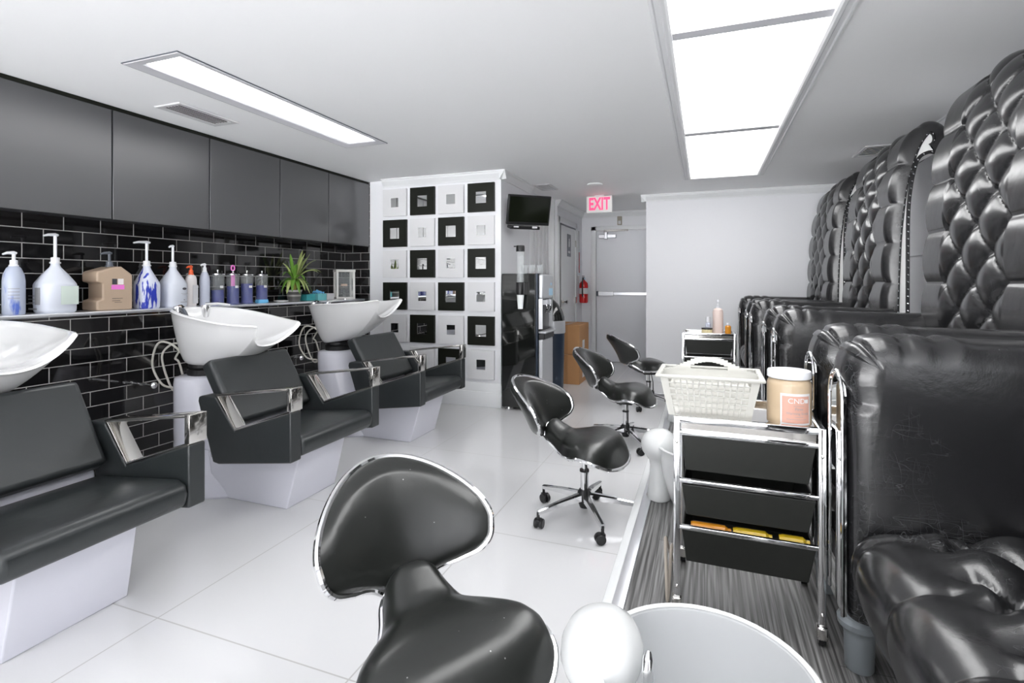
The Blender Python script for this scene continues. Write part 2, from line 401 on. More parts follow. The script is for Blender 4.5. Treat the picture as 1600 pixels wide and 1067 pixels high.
def tag(o, label, cat, group=None):
    o['label'] = label; o['category'] = cat
    if group: o['group'] = group
    return o
def thing(name, label, cat, loc=(0, 0, 0), rz=0, group=None):
    o = bpy.data.objects.new(name, None); COL.objects.link(o); o.empty_display_size = 0.1
    o.location = loc; o.rotation_euler = (0, 0, rz)
    return tag(o, label, cat, group)
def struct(name, mb, m, **k):
    o = mb.build(name, m, **k); o['kind'] = 'structure'; return o
def spart(name, mb, m, parent, **k):
    o = mb.build(name, m, parent=parent, **k); return o
def dup(root, loc, rz, label, group=None):
    r = root.copy(); COL.objects.link(r); r.location = loc; r.rotation_euler = (0, 0, rz); r['label'] = label
    if group: r['group'] = group
    for ch in list(root.children):
        c = ch.copy(); COL.objects.link(c); c.parent = r
        for g in list(ch.children):
            d = g.copy(); COL.objects.link(d); d.parent = c
    return r
def text(name, body, size, M4, m, parent, ext=0.0006, align='CENTER', bold=0.0):
    cu = bpy.data.curves.new(name, 'FONT'); cu.body = body; cu.offset = bold; cu.size = size; cu.extrude = ext; cu.align_x = align; cu.align_y = 'CENTER'
    cu.resolution_u = 3
    tmp = bpy.data.objects.new('tmp_text', cu); COL.objects.link(tmp)
    dg = bpy.context.evaluated_depsgraph_get()
    me = bpy.data.meshes.new_from_object(tmp.evaluated_get(dg))
    bpy.data.objects.remove(tmp); bpy.data.curves.remove(cu)
    me.transform(M4); me.name = name
    me.materials.clear(); me.materials.append(M[m])
    o = bpy.data.objects.new(name, me); COL.objects.link(o)
    if parent: o.parent = parent
    return o
def frameM(origin, right, up):
    r = Vector(right).normalized(); u = Vector(up).normalized(); n = r.cross(u)
    m4 = Matrix((r, u, n)).transposed().to_4x4(); m4.translation = Vector(origin); return m4
def cr_spline(pts, n, closed=True):
    out = []; N_ = len(pts)
    rng = N_ if closed else N_ - 1
    for i in range(rng):
        g = (lambda k: pts[k % N_]) if closed else (lambda k: pts[min(max(k, 0), N_ - 1)])
        p0, p1, p2, p3 = [Vector(g(i + k)) for k in (-1, 0, 1, 2)]
        for j in range(n):
            t = j / n
            out.append(0.5 * ((2 * p1) + (-p0 + p2) * t + (2 * p0 - 5 * p1 + 4 * p2 - p3) * t * t + (-p0 + 3 * p1 - 3 * p2 + p3) * t ** 3))
    if not closed: out.append(Vector(pts[-1]))
    return out
def lerp(a, b, t): return a + (b - a) * t
def interp(tab, x):
    """monotone cubic through the table"""
    if x <= tab[0][0]: return tab[0][1]
    if x >= tab[-1][0]: return tab[-1][1]
    n = len(tab)
    sl = [(tab[i + 1][1] - tab[i][1]) / (tab[i + 1][0] - tab[i][0]) for i in range(n - 1)]
    def tg(i):
        if i == 0: return sl[0]
        if i == n - 1: return sl[-1]
        a, b = sl[i - 1], sl[i]
        return 0.0 if a * b <= 0 else 2 * a * b / (a + b)
    for i in range(n - 1):
        if x <= tab[i + 1][0]:
            h = tab[i + 1][0] - tab[i][0]; t = (x - tab[i][0]) / h
            return ((2 * t ** 3 - 3 * t * t + 1) * tab[i][1] + (t ** 3 - 2 * t * t + t) * h * tg(i) + (-2 * t ** 3 + 3 * t * t) * tab[i + 1][1] + (t ** 3 - t * t) * h * tg(i + 1))
    return tab[-1][1]

# ------------------------------------------------------------------ room shell
CZ = 2.36           # ceiling height
ZP = 0.10           # pedicure platform height
XL, XR = -3.82, 1.56
YB, YF = -2.6, 6.80
KERB = -0.32
CX0, CX1 = -1.85, -0.70   # corridor
YC = 8.20
COLY = 4.80         # face of the art wall

mb = MB(); mb.box2((XL - .1, YB - .1, -.1), (KERB + .02, YC + .1, 0)); struct('floor', mb, 'floor', smooth=False)
mb = MB(); mb.box2((KERB + .02, YB, -.1), (XR + .05, YF, ZP)); struct('floor', mb, 'wood', smooth=False)
mb = MB(); mb.box2((KERB - .018, YB, -.02), (KERB + .055, YF - .0, ZP + .006)); struct('trim_1', mb, 'alum', smooth=False, bevel=.004)
mb = MB(); mb.box2((KERB - .024, YB, -.01), (KERB + .010, YF - .0, ZP + .008)); struct('trim_1', mb, 'trim', smooth=False, bevel=.002)

# ceiling with two openings for the recessed lights
PX0, PX1, PY0, PY1 = -0.14, 0.50, 0.75, 5.80
SX0, SX1, SY0, SY1 = -2.76, -2.37, 1.77, 3.52
def holed_slab(x0, x1, y0, y1, z0, z1, holes):
    xs = sorted(set([x0, x1] + [h[0] for h in holes] + [h[1] for h in holes])); ys = sorted(set([y0, y1] + [h[2] for h in holes] + [h[3] for h in holes]))
    mb = MB()
    for i in range(len(xs) - 1):
        for j in range(len(ys) - 1):
            cx, cy = (xs[i] + xs[i + 1]) / 2, (ys[j] + ys[j + 1]) / 2
            if any(h[0] < cx < h[1] and h[2] < cy < h[3] for h in holes): continue
            mb.box2((xs[i], ys[j], z0), (xs[i + 1], ys[j + 1], z1))
    return mb
struct('ceiling', holed_slab(XL - .1, XR + .1, YB - .1, YC + .1, CZ, CZ + .12, [(PX0, PX1, PY0, PY1), (SX0, SX1, SY0, SY1)]), 'ceil', smooth=False)

LEDGE_Z = 1.068
mb = MB(); mb.box2((XL - .1, YB, LEDGE_Z - .05), (XL, COLY + .04, CZ)); struct('wall_left', mb, 'tile_left', smooth=False)
mb = MB(); mb.box2((XL - .1, YB, 0), (-3.56, COLY + .04, LEDGE_Z - .022)); struct('wall_left', mb, 'tile_left', smooth=False)
mb = MB(); mb.box2((XL, YB, LEDGE_Z - .022), (-3.545, COLY + .04, LEDGE_Z)); struct('trim_2', mb, 'alum', smooth=False, bevel=.003)
mb = MB(); mb.box2((XL - .1, COLY + .04, 0), (-3.48, COLY + .16, CZ)); struct('wall_return', mb, 'tile_ret', smooth=False)
mb = MB(); mb.box2((-3.48, COLY + .04, 0), (-3.27, COLY + .16, CZ)); struct('wall_return', mb, 'wall', smooth=False)
# wall with the framed mirrors: block from x=-3.27 to the corridor
mb = MB(); mb.box2((-3.27, COLY, 0), (-1.90, COLY + .90, CZ)); struct('wall_art', mb, 'wall', smooth=False)
# corridor left wall pieces and door
mb = MB(); mb.box2((-2.1, COLY + .90, 0), (CX0 - .14, 6.72, CZ)); mb.box2((-2.1, 6.72, 0), (CX0, 6.80, CZ)); mb.box2((-2.1, 6.80, 2.06), (CX0, 7.75, CZ)); mb.box2((-2.1, 7.75, 0), (CX0, YC, CZ))
mb.box2((-2.2, 6.80, 0), (-2.1, 7.75, 2.06))
struct('wall_corridor_left', mb, 'wall', smooth=False)
# closet front beside the column: fluted panels
mb = MB()
for k in range(6):
    y = 5.76 + k * .16
    mb.box2((CX0 - .14, y, 0), (CX0 - .105, y + .11, CZ - .05))
mb.box2((CX0 - .14, 5.72, 0), (CX0 - .05, 5.75, CZ)); mb.box2((CX0 - .14, 6.66, 0), (CX0 - .03, 6.72, CZ))
struct('trim_3', mb, 'trim', smooth=False, bevel=.004)
mb = MB(); mb.box2((CX0 - .139, 5.905, 0), (CX0 - .12, 5.935, 2.2)); struct('slit_shade', mb, 'slot', smooth=False)  # thin near-black strip paints the shade of a vertical slit
mb = MB(); mb.box2((CX0 - .3, YC, 0), (CX1 + .3, YC + .1, CZ)); struct('wall_back', mb, 'wall', smooth=False)
mb = MB(); mb.box2((CX1, YF, 0), (CX1 + .12, YC, CZ)); struct('wall_corridor_right', mb, 'wall', smooth=False)
mb = MB(); mb.box2((CX1 + .12, YF, 0), (XR + .1, YF + .1, CZ)); mb.box2((CX1, YF - .002, 0), (CX1 + .12, YF + .01, CZ)); struct('wall_far', mb, 'wall', smooth=False)
mb = MB(); mb.box2((XR, YB, 0), (XR + .1, YF, CZ)); struct('wall_right', mb, 'wall', smooth=False)
mb = MB(); mb.box2((XR - .012, 0, 1.46), (XR, YF, 1.475)); struct('trim_5', mb, 'wall', smooth=False)
# front wall behind the camera, with a shop window
WX0, WX1, WZ0, WZ1 = -3.6, 1.4, 0.12, 2.28
mb = MB(); mb.box2((XL - .1, YB - .1, 0), (WX0, YB, CZ)); mb.box2((WX1, YB - .1, 0), (XR + .1, YB, CZ)); mb.box2((WX0, YB - .1, 0), (WX1, YB, WZ0)); mb.box2((WX0, YB - .1, WZ1), (WX1, YB, CZ))
struct('wall_front', mb, 'wall', smooth=False)
mb = MB()
for x in (WX0, -1.7, -0.4, WX1): mb.box((x, YB - .05, (WZ0 + WZ1) / 2), (.06, .08, WZ1 - WZ0))
mb.box(((WX0 + WX1) / 2, YB - .05, WZ0), (WX1 - WX0, .08, .06)); mb.box(((WX0 + WX1) / 2, YB - .05, WZ1), (WX1 - WX0, .08, .06))
struct('window_1', mb, 'blk', smooth=False)

# crown mouldings
def crown(name, a, b, n):
    """moulding from a to b along the ceiling, n = inward normal"""
    a = Vector((*a, CZ)); b = Vector((*b, CZ)); n = Vector((*n, 0))
    prof = [(0, -.085), (.012, -.085), (.016, -.07), (.03, -.05), (.045, -.03), (.05, -.012), (.062, -.01), (.062, 0), (0, 0)]
    mb = MB(); mb.rings([[p + n * q[0] + Vector((0, 0, q[1])) for q in prof] for p in (a, b)])
    struct(name, mb, 'trim', ang=.3)
crown('trim_6', (CX1 - .06, YF), (XR, YF), (0, -1))
crown('trim_7', (XR, YB), (XR, YF), (-1, 0))
crown('trim_8', (-3.27, COLY), (-1.90 + .06, COLY), (0, -1))
crown('trim_9', (-1.90, COLY - .06), (-1.90, COLY + .9), (1, 0))
crown('trim_10', (CX0, 6.72), (CX0, YC), (1, 0))
crown('trim_11', (CX0, YC), (CX1, YC), (0, -1))
crown('trim_12', (CX1, YF - .06), (CX1, YC), (-1, 0))
mb = MB(); mb.box2((-3.27, COLY - .015, 0), (-1.89, COLY, .24)); mb.box2((-3.27, COLY - .028, 0), (-1.885, COLY - .015, .15)); mb.box2((-1.90, COLY, 0), (-1.885, COLY + .9, .15)); struct('baseboard_art', mb, 'trim', smooth=False, bevel=.004)
mb = MB(); mb.box2((CX0, 7.85, 0), (CX0 + .015, YC, .12)); mb.box2((CX1, YF - .015, 0), (KERB - .02, YF, .12)); struct('baseboard_far', mb, 'trim', smooth=False)

# back (fire) door
d = struct('door_1', MB().box2((-1.60, YC - .035, .01), (-.74, YC - .001, 2.05)), 'door', smooth=False, bevel=.003)
fm = MB()
for a, b in (((-1.69, YC - .05, 0), (-1.615, YC, 2.13)), ((-1.69, YC - .05, 2.065), (-.70, YC, 2.13))): fm.box2(a, b)
spart('door_frame', fm, 'trim', d, smooth=False, bevel=.006)
cb = MB(); cb.box2((-1.56, YC - .11, 1.94), (-1.29, YC - .035, 2.0)); cb.box2((-1.47, YC - .13, 1.925), (-1.42, YC - .05, 2.035))
c1 = spart('door_closer', cb, 'alum', d, bevel=.008)
spart('closer_arm', MB().box2((-1.44, YC - .16, 2.035), (-1.10, YC - .11, 2.065)).box2((-1.47, YC - .15, 2.03), (-1.42, YC - .10, 2.07)), 'steel', c1, bevel=.004)
pb = MB().box2((-1.57, YC - .085, 1.04), (-1.33, YC - .035, 1.105)).box2((-1.33, YC - .075, 1.05), (-.74, YC - .035, 1.095))
spart('push_bar', pb, 'alum', d, bevel=.004)
spart('push_bar_end', MB().box2((-1.60, YC - .09, 1.035), (-1.57, YC - .035, 1.11)), 'grey_d', d, bevel=.003)
spart('door_knob', MB().sphere((-.76, YC - .08, .99), .03), 'steel', d)

# restroom door in the corridor's left wall
d2 = struct('door_2', MB().box2((CX0 - .03, 6.885, .01), (CX0 + .012, 7.70, 2.04)), 'trim', smooth=False, bevel=.003)
spart('door_gap_shade', MB().box2((CX0 - .02, 6.80, 0), (CX0 + .006, 6.886, 2.06)), 'slot', d2, smooth=False)  # solid near-black strip stands for the shade in the door gap
spart('door_frame', MB().box2((CX0, 6.72, 0), (CX0 + .02, 6.80, 2.14)).box2((CX0, 7.71, 0), (CX0 + .02, 7.79, 2.14)).box2((CX0, 6.72, 2.06), (CX0 + .02, 7.79, 2.14)), 'trim', d2, smooth=False, bevel=.004)
spart('hinge', MB().box2((CX0 + .012, 7.68, 1.78), (CX0 + .03, 7.72, 1.88)), 'steel', d2)
spart('hinge', MB().box2((CX0 + .012, 7.68, .93), (CX0 + .03, 7.72, 1.03)), 'steel', d2)
hd = MB(); hd.lathe([(.03, 0), (.03, .01), (.012, .012), (.012, .045), (.026, .05), (.028, .07), (.015, .078)], c=(CX0 + .012, 6.96, .98), n=16, rot=Matrix.Rotation(PI / 2, 3, 'Y')); hd.box2((CX0 + .012, 6.885, .95), (CX0 + .016, 6.91, 1.01))
spart('door_knob', hd, 'steel', d2)
sg = spart('door_sign', MB().box2((CX0 + .012, 7.20, 1.62), (CX0 + .018, 7.40, 1.94)), 'grey_d', d2, smooth=False)
pg = MB(); pg.sphere((CX0 + .019, 7.30, 1.86), .022, sc=(.2, 1, 1)); pg.box2((CX0 + .018, 7.27, 1.76), (CX0 + .020, 7.33, 1.84)); pg.box2((CX0 + .018, 7.24, 1.67), (CX0 + .020, 7.36, 1.70)); spart('pictogram', pg, 'grille', sg)

# ------------------------------------------------------------------ ceiling lights, vents
t = thing('ceiling_light', 'long recessed skylight-style ceiling light panel in three bright sections above the pedicure row', 'ceiling light', (0, 0, CZ))
g = MB()
for (x0, x1, y0, y1) in ((PX0, PX1, PY0, 2.43), (PX0, PX1, 2.49, 4.095), (PX0, PX1, 4.165, PY1)):
    MB().box2((x0, y0, .03), (x1, y1, .05)).build('light_diffuser', 'emit', t, smooth=False)
mb = MB()
mb.box2((PX0, 2.425, -.0), (PX1, 2.495, .03)); mb.build('crossbar', 'lightframe', t, smooth=False)
MB().box2((PX0, 4.09, 0), (PX1, 4.17, .03)).build('crossbar', 'lightframe', t, smooth=False)
def rect_frame(x0, x1, y0, y1, prof, z=0):
    """mitred frame; prof = list of (outward offset, z)"""
    rs = []
    for o_, zz in prof:
        rs.append([Vector((x0 - o_, y0 - o_, z + zz)), Vector((x1 + o_, y0 - o_, z + zz)), Vector((x1 + o_, y1 + o_, z + zz)), Vector((x0 - o_, y1 + o_, z + zz))])
    return MB().rings(rs, False, False)
rect_frame(PX0, PX1, PY0, PY1, [(-.003, .029), (-.003, -.016), (.008, -.022), (.022, -.022), (.03, -.012), (.05, -.01), (.056, -.016), (.066, -.014), (.072, 0), (.072, .01)]).build('frame', 'trim', t, ang=.3)

t = thing('strip_light', 'slim recessed rectangular ceiling light above the hair-wash chairs', 'ceiling light', (0, 0, CZ))
MB().box2((SX0 + .06, SY0 + .06, .012), (SX1 - .08, SY1 - .04, .02)).build('light_diffuser', 'emit2', t, smooth=False)
rect_frame(SX0, SX1, SY0, SY1, [(.0, -.004), (-.004, -.008), (-.06, .004), (-.075, .015)]).build('frame', 'lightframe', t, ang=.3)
rect_frame(SX0, SX1, SY0, SY1, [(.004, -.001), (.004, -.006), (.0, -.006), (.0, .05)]).build('edge_gasket', 'grey_d', t, ang=.3)

def vent(name, label, x0, x1, y0, y1, n, along='X'):
    t = thing(name, label, 'air vent', (0, 0, CZ))
    b = .035
    rect_frame(x0 + b, x1 - b, y0 + b, y1 - b, [(0, 0.0), (0, -.008), (b * .8, -.010), (b, -.002)]).build('frame', 'grille', t, ang=.3)
    MB().box2((x0 + b, y0 + b, -.001), (x1 - b, y1 - b, -.0005)).build('duct_shade', 'slot', t, smooth=False)  # near-black sheet paints the duct's shade behind the slats
    for k in range(n):
        m_ = MB()
        if along == 'X':
            y = lerp(y0 + b, y1 - b, (k + .5) / n); m_.box(((x0 + x1) / 2, y, -.006), (x1 - x0 - 2 * b, .012, .003), rot=Matrix.Rotation(.5, 3, 'X'))
        else:
            x = lerp(x0 + b, x1 - b, (k + .5) / n); m_.box((x, (y0 + y1) / 2, -.006), (.012, y1 - y0 - 2 * b, .003), rot=Matrix.Rotation(.5, 3, 'Y'))
        m_.build('slat', 'grille', t, smooth=False)
vent('ceiling_vent', 'white slatted air vent in the ceiling beside the strip light', -3.25, -3.02, 2.27, 2.71, 6, 'Y')
vent('ceiling_vent', 'square slatted air vent in the ceiling above the small television', -1.84, -1.63, 5.60, 5.98, 7)
vent('ceiling_vent', 'air vent in the ceiling beyond the tufted throne backs', 1.22, 1.42, 4.95, 5.35, 6)
tag(MB().lathe([(.0, 0), (.07, -.0), (.085, -.004), (.085, -.012), (.07, -.018), (.0, -.02)], c=(-1.16, 5.8, CZ), n=28).build('smoke_detector', 'ceil'), 'small flat round ceiling disc near the exit sign', 'smoke detector')

# ------------------------------------------------------------------ exit sign and small wall things
t = thing('exit_sign', 'white exit sign with glowing pink-red letters hanging from the ceiling', 'exit sign', (-1.26, 6.6, CZ))
MB().box2((-.165, -.02, -.225), (.165, .02, -.012)).build('housing', 'exitface', t, bevel=.006)
MB().box2((-.06, -.02, -.012), (.06, .02, 0)).build('mount', 'trim', t, smooth=False)
text('lettering', 'EXIT', .20, frameM((0, -.0205, -.118), (1, 0, 0), (0, 0, 1)) @ Matrix.Diagonal((.66, 1.08, 1, 1)), 'exitred', t, ext=.002, bold=.006)
t = thing('alarm_box', 'small tan alarm box on the wall above the fire door', 'alarm', (-1.245, YC, 2.21))
MB().box2((-.035, -.04, -.065), (.035, 0, .07)).build('body', 'taupe', t, bevel=.006)
MB().box2((-.02, -.043, -.05), (.02, -.038, .0)).build('grille', 'grille', t)
t = thing('wall_notice', 'narrow vertical notice with red print on the corridor wall above the extinguisher', 'sign', (CX0, 7.98, 0))
MB().box2((0, -.05, 1.36), (.008, .05, 2.05)).build('board', 'white', t, smooth=False)
MB().box2((.008, -.05, 1.36), (.011, -.036, 2.05)).build('edge_strip', 'grey_d', t, smooth=False)
MB().box2((.008, -.02, 1.40), (.010, .03, 1.72)).build('red_print', 'red', t, smooth=False)

# fire extinguisher
t = thing('fire_extinguisher', 'red fire extinguisher hanging on the corridor wall near the exit door', 'fire extinguisher', (CX0 + .09, 7.93, .93))
MB().lathe([(.0, 0), (.055, 0), (.066, .012), (.068, .03), (.068, .27), (.06, .31), (.035, .335), (.022, .345), (.022, .36), (0, .36)], n=24).build('cylinder', 'red', t)
MB().lathe([(.0685, .14), (.0695, .142), (.0695, .228), (.0685, .23)], n=24, cap0=False, cap1=False).build('label_band', 'grille', t)
MB().lathe([(.024, .355), (.026, .36), (.026, .39), (.0, .395)], n=12).box2((-.012, -.06, .385), (.012, .02, .40)).box2((-.012, -.07, .41), (.012, .015, .42)).build('valve_handle', 'grey_d', t)
MB().tube(cr_spline([(0, -.02, .375), (0, -.06, .37), (.0, -.085, .32), (0, -.085, .2), (0, -.08, .1)], 6, False), .011, 8).build('hose', 'blk', t)
MB().sphere((0.02, -.024, .375), .016, sc=(.5, 1, 1)).build('gauge', 'skyblue', t)
MB().box2((-.09, -.03, .30), (-.066, .03, .42)).build('wall_bracket', 'steel', t)

# ------------------------------------------------------------------ wall cabinets
seams = [1.50, 2.175, 2.857, 3.546, 4.172, 4.836]
lab = ['first satin black wall cabinet, cut by the left edge of the photo', 'satin black wall cabinet above the tan jug, second from the left', 'satin black wall cabinet above the blue disinfectant jars', 'narrow satin black wall cabinet above the potted plant', 'last satin black wall cabinet in the corner by the mirror wall']
for k in range(5):
    y0, y1 = seams[k], seams[k + 1]
    t = thing('wall_cabinet', lab[k], 'cabinet', (XL, (y0 + y1) / 2, 1.645), group='black wall cabinets')
    h = (y1 - y0) / 2
    MB().box2((0.002, -h + .001, .02), (.315, h - .001, .695)).build('body', 'cab', t, smooth=False)
    MB().box2((.318, -h + .004, 0), (.338, h - .004, .685)).build('door', 'cab', t, bevel=.002)
    MB().box2((.314, -h, .690), (.326, h, .714)).build('top_shadow_filler', 'blkmat', t, smooth=False)  # matte black filler, also draws the shadow line below the ceiling

# ------------------------------------------------------------------ framed mirrors
cols = [-3.118, -2.781, -2.446, -2.109]; rows = [2.104, 1.774, 1.444, 1.104, .762, .422]
pn = {0: 'first', 1: 'second', 2: 'third', 3: 'fourth', 4: 'fifth', 5: 'bottom'}
rn = ['top', 'second', 'third', 'fourth', 'fifth', 'bottom']; cn = ['far-left', 'left-centre', 'right-centre', 'right']
prot = {}
for r in range(6):
    for c in range(4):
        if r == 5 and c == 0: continue
        black = (r + c) % 2 == 1
        lb = '%s square frame with a small mirror, %s row, %s column of the mirror wall' % ('black' if black else 'white', rn[r], cn[c])
        if black not in prot:
            t = thing('mirror_frame', lb, 'framed mirror', (cols[c], COLY, rows[r]), group='checkered framed mirrors')
            hw = .145; q = .058 if black else .05
            m_ = MB()
            for a, b in (((-hw, -.03, -hw), (hw, 0, -q)), ((-hw, -.03, q), (hw, 0, hw)), ((-hw, -.03, -q), (-q, 0, q)), ((q, -.03, -q), (hw, 0, q))): m_.box2(a, b)
            m_.build('frame', 'blkmat' if black else 'white', t, smooth=False)
            MB().box2((-q, -.024, -q), (q, -.002, q)).build('mirror', 'mirror', t, smooth=False)
            prot[black] = t
        else:
            dup(prot[black], (cols[c], COLY, rows[r]), 0, lb)

# ------------------------------------------------------------------ television
t = thing('television', 'small flat black television on an angled wall bracket beside the mirror wall', 'television', (-1.67, 4.98, 1.98), 0)
R = Matrix.Rotation(math.radians(40), 3, 'Z') @ Matrix.Rotation(math.radians(14), 3, 'X')
def rb(mb_, c, dd, mi=0): mb_.box(R @ Vector(c), dd, rot=R, mi=mi)
m_ = MB(); rb(m_, (0, 0, 0), (.46, .035, .30)); m_.build('casing', 'blk', t, bevel=.006)
m_ = MB(); rb(m_, (0, -.019, .006), (.425, .004, .25)); m_.build('screen', 'screen', t, smooth=False)
m_ = MB(); rb(m_, (-.04, .0, -.175), (.32, .10, .03)); m_.build('media_box', 'blk', t, bevel=.004)
m_ = MB(); rb(m_, (.06, -.055, -.165), (.05, .01, .02)); rb(m_, (-.14, -.055, -.165), (.05, .01, .015)); m_.build('bracket_clip', 'grille', t)
m_ = MB(); m_.tube([(-.23, .06, .05), (-.1, .05, .02), R @ Vector((0, .02, 0))], .018, 8); m_.box2((-.23, 0, -.05), (-.215, .12, .12)); m_.build('wall_bracket', 'blk', t)

# ------------------------------------------------------------------ water cooler
KY = 4.83
t = thing('water_cooler', 'tall glossy black water cooler with a silver front beside the mirror wall', 'water cooler', (-1.87, KY - .09, 0))
W_, D_, Hc = .40, .36, 1.335
MB().box2((0, 0, .03), (W_ - .05, .40, Hc)).build('body', 'cooler_side', t, bevel=.008)
MB().box2((W_ - .05, .0, .03), (W_ - .03, .40, Hc)).build('side_trim', 'navy', t, bevel=.004)
m_ = MB(); m_.box2((W_ - .03, .02, 1.09), (W_ + .02, .38, Hc - .005)); m_.build('control_panel', 'cooler_silver', t, bevel=.015)
m_ = MB(); m_.box2((W_ + .02, .22, 1.12), (W_ + .023, .34, 1.19)); m_.box2((W_ + .02, .27, 1.22), (W_ + .022, .31, 1.245)); m_.build('sticker', 'skyblue', t)
m_ = MB(); m_.box2((W_ - .03, .02, .78), (W_ - .025, .38, 1.09)); m_.build('dispenser_recess', 'blk', t, smooth=False)
m_ = MB(); m_.box2((W_ - .025, .02, .80), (W_ + .012, .035, 1.09)); m_.build('recess_cheek', 'cooler_silver', t)
MB().box2((W_ - .025, .365, .80), (W_ + .012, .38, 1.09)).build('recess_cheek', 'cooler_silver', t)
for y in (.12, .25):
    m_ = MB(); m_.box2((W_ - .02, y - .025, 1.03), (W_ + .03, y + .025, 1.08)); m_.build('tap_block', 'plastic_w', t, bevel=.006)
    m_ = MB(); m_.tube([(W_ + .02, y, 1.04), (W_ + .03, y, 1.0), (W_ + .015, y, .95)], .009, 8); m_.build('tap_lever', 'chrome', t)
m_ = MB(); m_.box2((W_ - .03, .02, .755), (W_ + .05, .38, .78)); m_.build('drip_tray', 'cooler_silver', t, bevel=.01)
m_ = MB(); m_.box2((W_ - .03, .03, .70), (W_ + .03, .37, .755)); m_.build('tray_base', 'blk', t, bevel=.006)
m_ = MB(); m_.box2((W_ - .03, .02, .04), (W_ + .015, .38, .70)); m_.build('lower_front', 'cooler_silver', t, bevel=.012)
for (x, y) in ((.06, .05), (.33, .05), (.06, .35), (.33, .35)):
    MB().lathe([(.03, 0), (.035, .01), (.03, .03), (.0, .032)], c=(x, y, 0), n=16).build('foot', 'chrome', t)

t = thing('cup_dispenser', 'clear tube cup dispenser with a dark lid on the side of the water cooler', 'cup dispenser', (-1.655, KY - .145, 1.0))
MB().lathe([(.036, .22), (.036, .545)], n=20, cap0=False, cap1=False).build('tube', 'clear', t)
MB().lathe([(.028, .20), (.030, .5)], n=16).build('cup_stack', 'clear', t)
MB().lathe([(.0, .605), (.038, .602), (.041, .59), (.041, .545), (.0, .545)], n=20).box2((-.065, -.01, .59), (.0, .01, .60)).build('lid', 'blk', t)
m_ = MB(); m_.lathe([(.040, .13), (.042, .14), (.042, .245), (.040, .25)], n=20); m_.box2((.0, -.02, .13), (.05, .0556, .25)); m_.build('holder', 'blk', t, bevel=.003)
MB().lathe([(.0, -.005), (.024, -.005), (.034, .12), (.035, .135), (.0, .135)], n=20).build('cup', 'cup', t)

for k, (x, y) in enumerate(((-1.70, 4.93), (-1.61, 4.90), (-1.55, 4.98))):
    lb = ['clear stemless glass on the water cooler, nearest the wall', 'clear glass at the middle of the three on the water cooler', 'clear glass nearest the front edge of the water cooler top'][k]
    o = MB().lathe([(.022, 0), (.026, .004), (.037, .045), (.036, .09), (.0345, .09), (.035, .045), (.024, .008), (.0, .007)], c=(0, 0, 0), n=20, cap0=False).build('drinking_glass', 'clear')
    o.location = (x, y, 1.335); tag(o, lb, 'glass', 'glasses on the water cooler')

# bin
t = thing('trash_bin', 'tall dark bin with a curved black hood and a silver band beside the water cooler', 'bin', (-1.55, 5.46, 0))
MB().lathe([(.0, 0), (.105, 0), (.11, .02), (.125, .70), (.0, .70)], n=28).build('bin_body', 'navy', t)
MB().lathe([(.128, .70), (.133, .705), (.133, .83), (.128, .835), (.0, .835)], n=28, cap0=False).build('band', 'cooler_silver', t)
MB().grid(lambda a, b: Vector((.125 * math.cos(a * PI / 2) * math.cos(b * 2 * PI), .125 * math.cos(a * PI / 2) * math.sin(b * 2 * PI), .835 + .26 * math.sin(a * PI / 2))) + Vector((-.08 * math.sin(a * PI / 2) ** 2, 0, 0)), 10, 28).build('hood', 'cooler_side', t)

# cardboard boxes
for k, z in enumerate((0, .365)):
    t = thing('cardboard_box', ['brown cardboard box on the floor, lower of the two stacked', 'brown cardboard box stacked on top of the other one'][k], 'box', (-1.61, 6.47, z + .001), 0, 'cardboard boxes')
    MB().box2((-.20, -.27, 0), (.18, .27, .36)).build('carton', 'cardboard', t, bevel=.003)
    MB().box2((-.035, -.271, .0), (.035, .271, .361)).build('tape', 'tape', t, smooth=False)
    MB().box2((.18, -.1, .06), (.182, .02, .16)).build('shipping_label', 'white', t, smooth=False)

# ------------------------------------------------------------------ bottles on the ledge
BX = -3.68
def pump(t, z, r, h, arm, m='plastic_w', head=.018, ang=-PI / 2, neck=True):
    mb_ = MB(); mb_.lathe([(r, z), (r, z + .008), (r * .8, z + .01), (r * .8, z + .035), (r * .35, z + .038), (0, z + .038)], n=16); mb_.build('pump_collar', m, t)
    mb_ = MB(); mb_.tube([(0, 0, z + .03), (0, 0, z + h)], .0085, 10)
    dx, dy = math.cos(ang), math.sin(ang)
    mb_.tube([(-dx * arm * .25, -dy * arm * .25, z + h), (0, 0, z + h + .003), (dx * arm * .6, dy * arm * .6, z + h), (dx * arm, dy * arm, z + h - .008)], [.007, .010, .008, .005], 8)
    mb_.build('pump_head', m, t)
def label_patch(t, name, m, r, z0, z1, a0, a1, n=8, off=.0008, sx=1, sy=1):
    MB().grid(lambda a, b: Vector(((r + off) * sx * math.cos(lerp(a0, a1, a)), (r + off) * sy * math.sin(lerp(a0, a1, a)), lerp(z0, z1, b))), n, 1).build(name, m, t)
def ledge(y, x=BX): return (x, y, LEDGE_Z)
CAMA = lambda x, y: math.atan2(-y, -x)   # angle towards the camera
# silver pump bottle, far left
t = thing('pump_bottle', 'silver-blue round pump bottle with blue smears, at the left end of the ledge', 'bottle', ledge(1.775), 0, 'bottles on the ledge')
MB().lathe([(.0, 0), (.047, 0), (.050, .006), (.050, .19), (.046, .225), (.032, .262), (.020, .275), (0, .275)], n=28).build('bottle_body', 'silverblue', t)
pump(t, .272, .022, .075, .05); a = CAMA(BX, 1.775)
for k in range(4): label_patch(t, 'print_line', 'label_d', .0502, .09 + k * .018, .094 + k * .018, a - .5, a + .5)
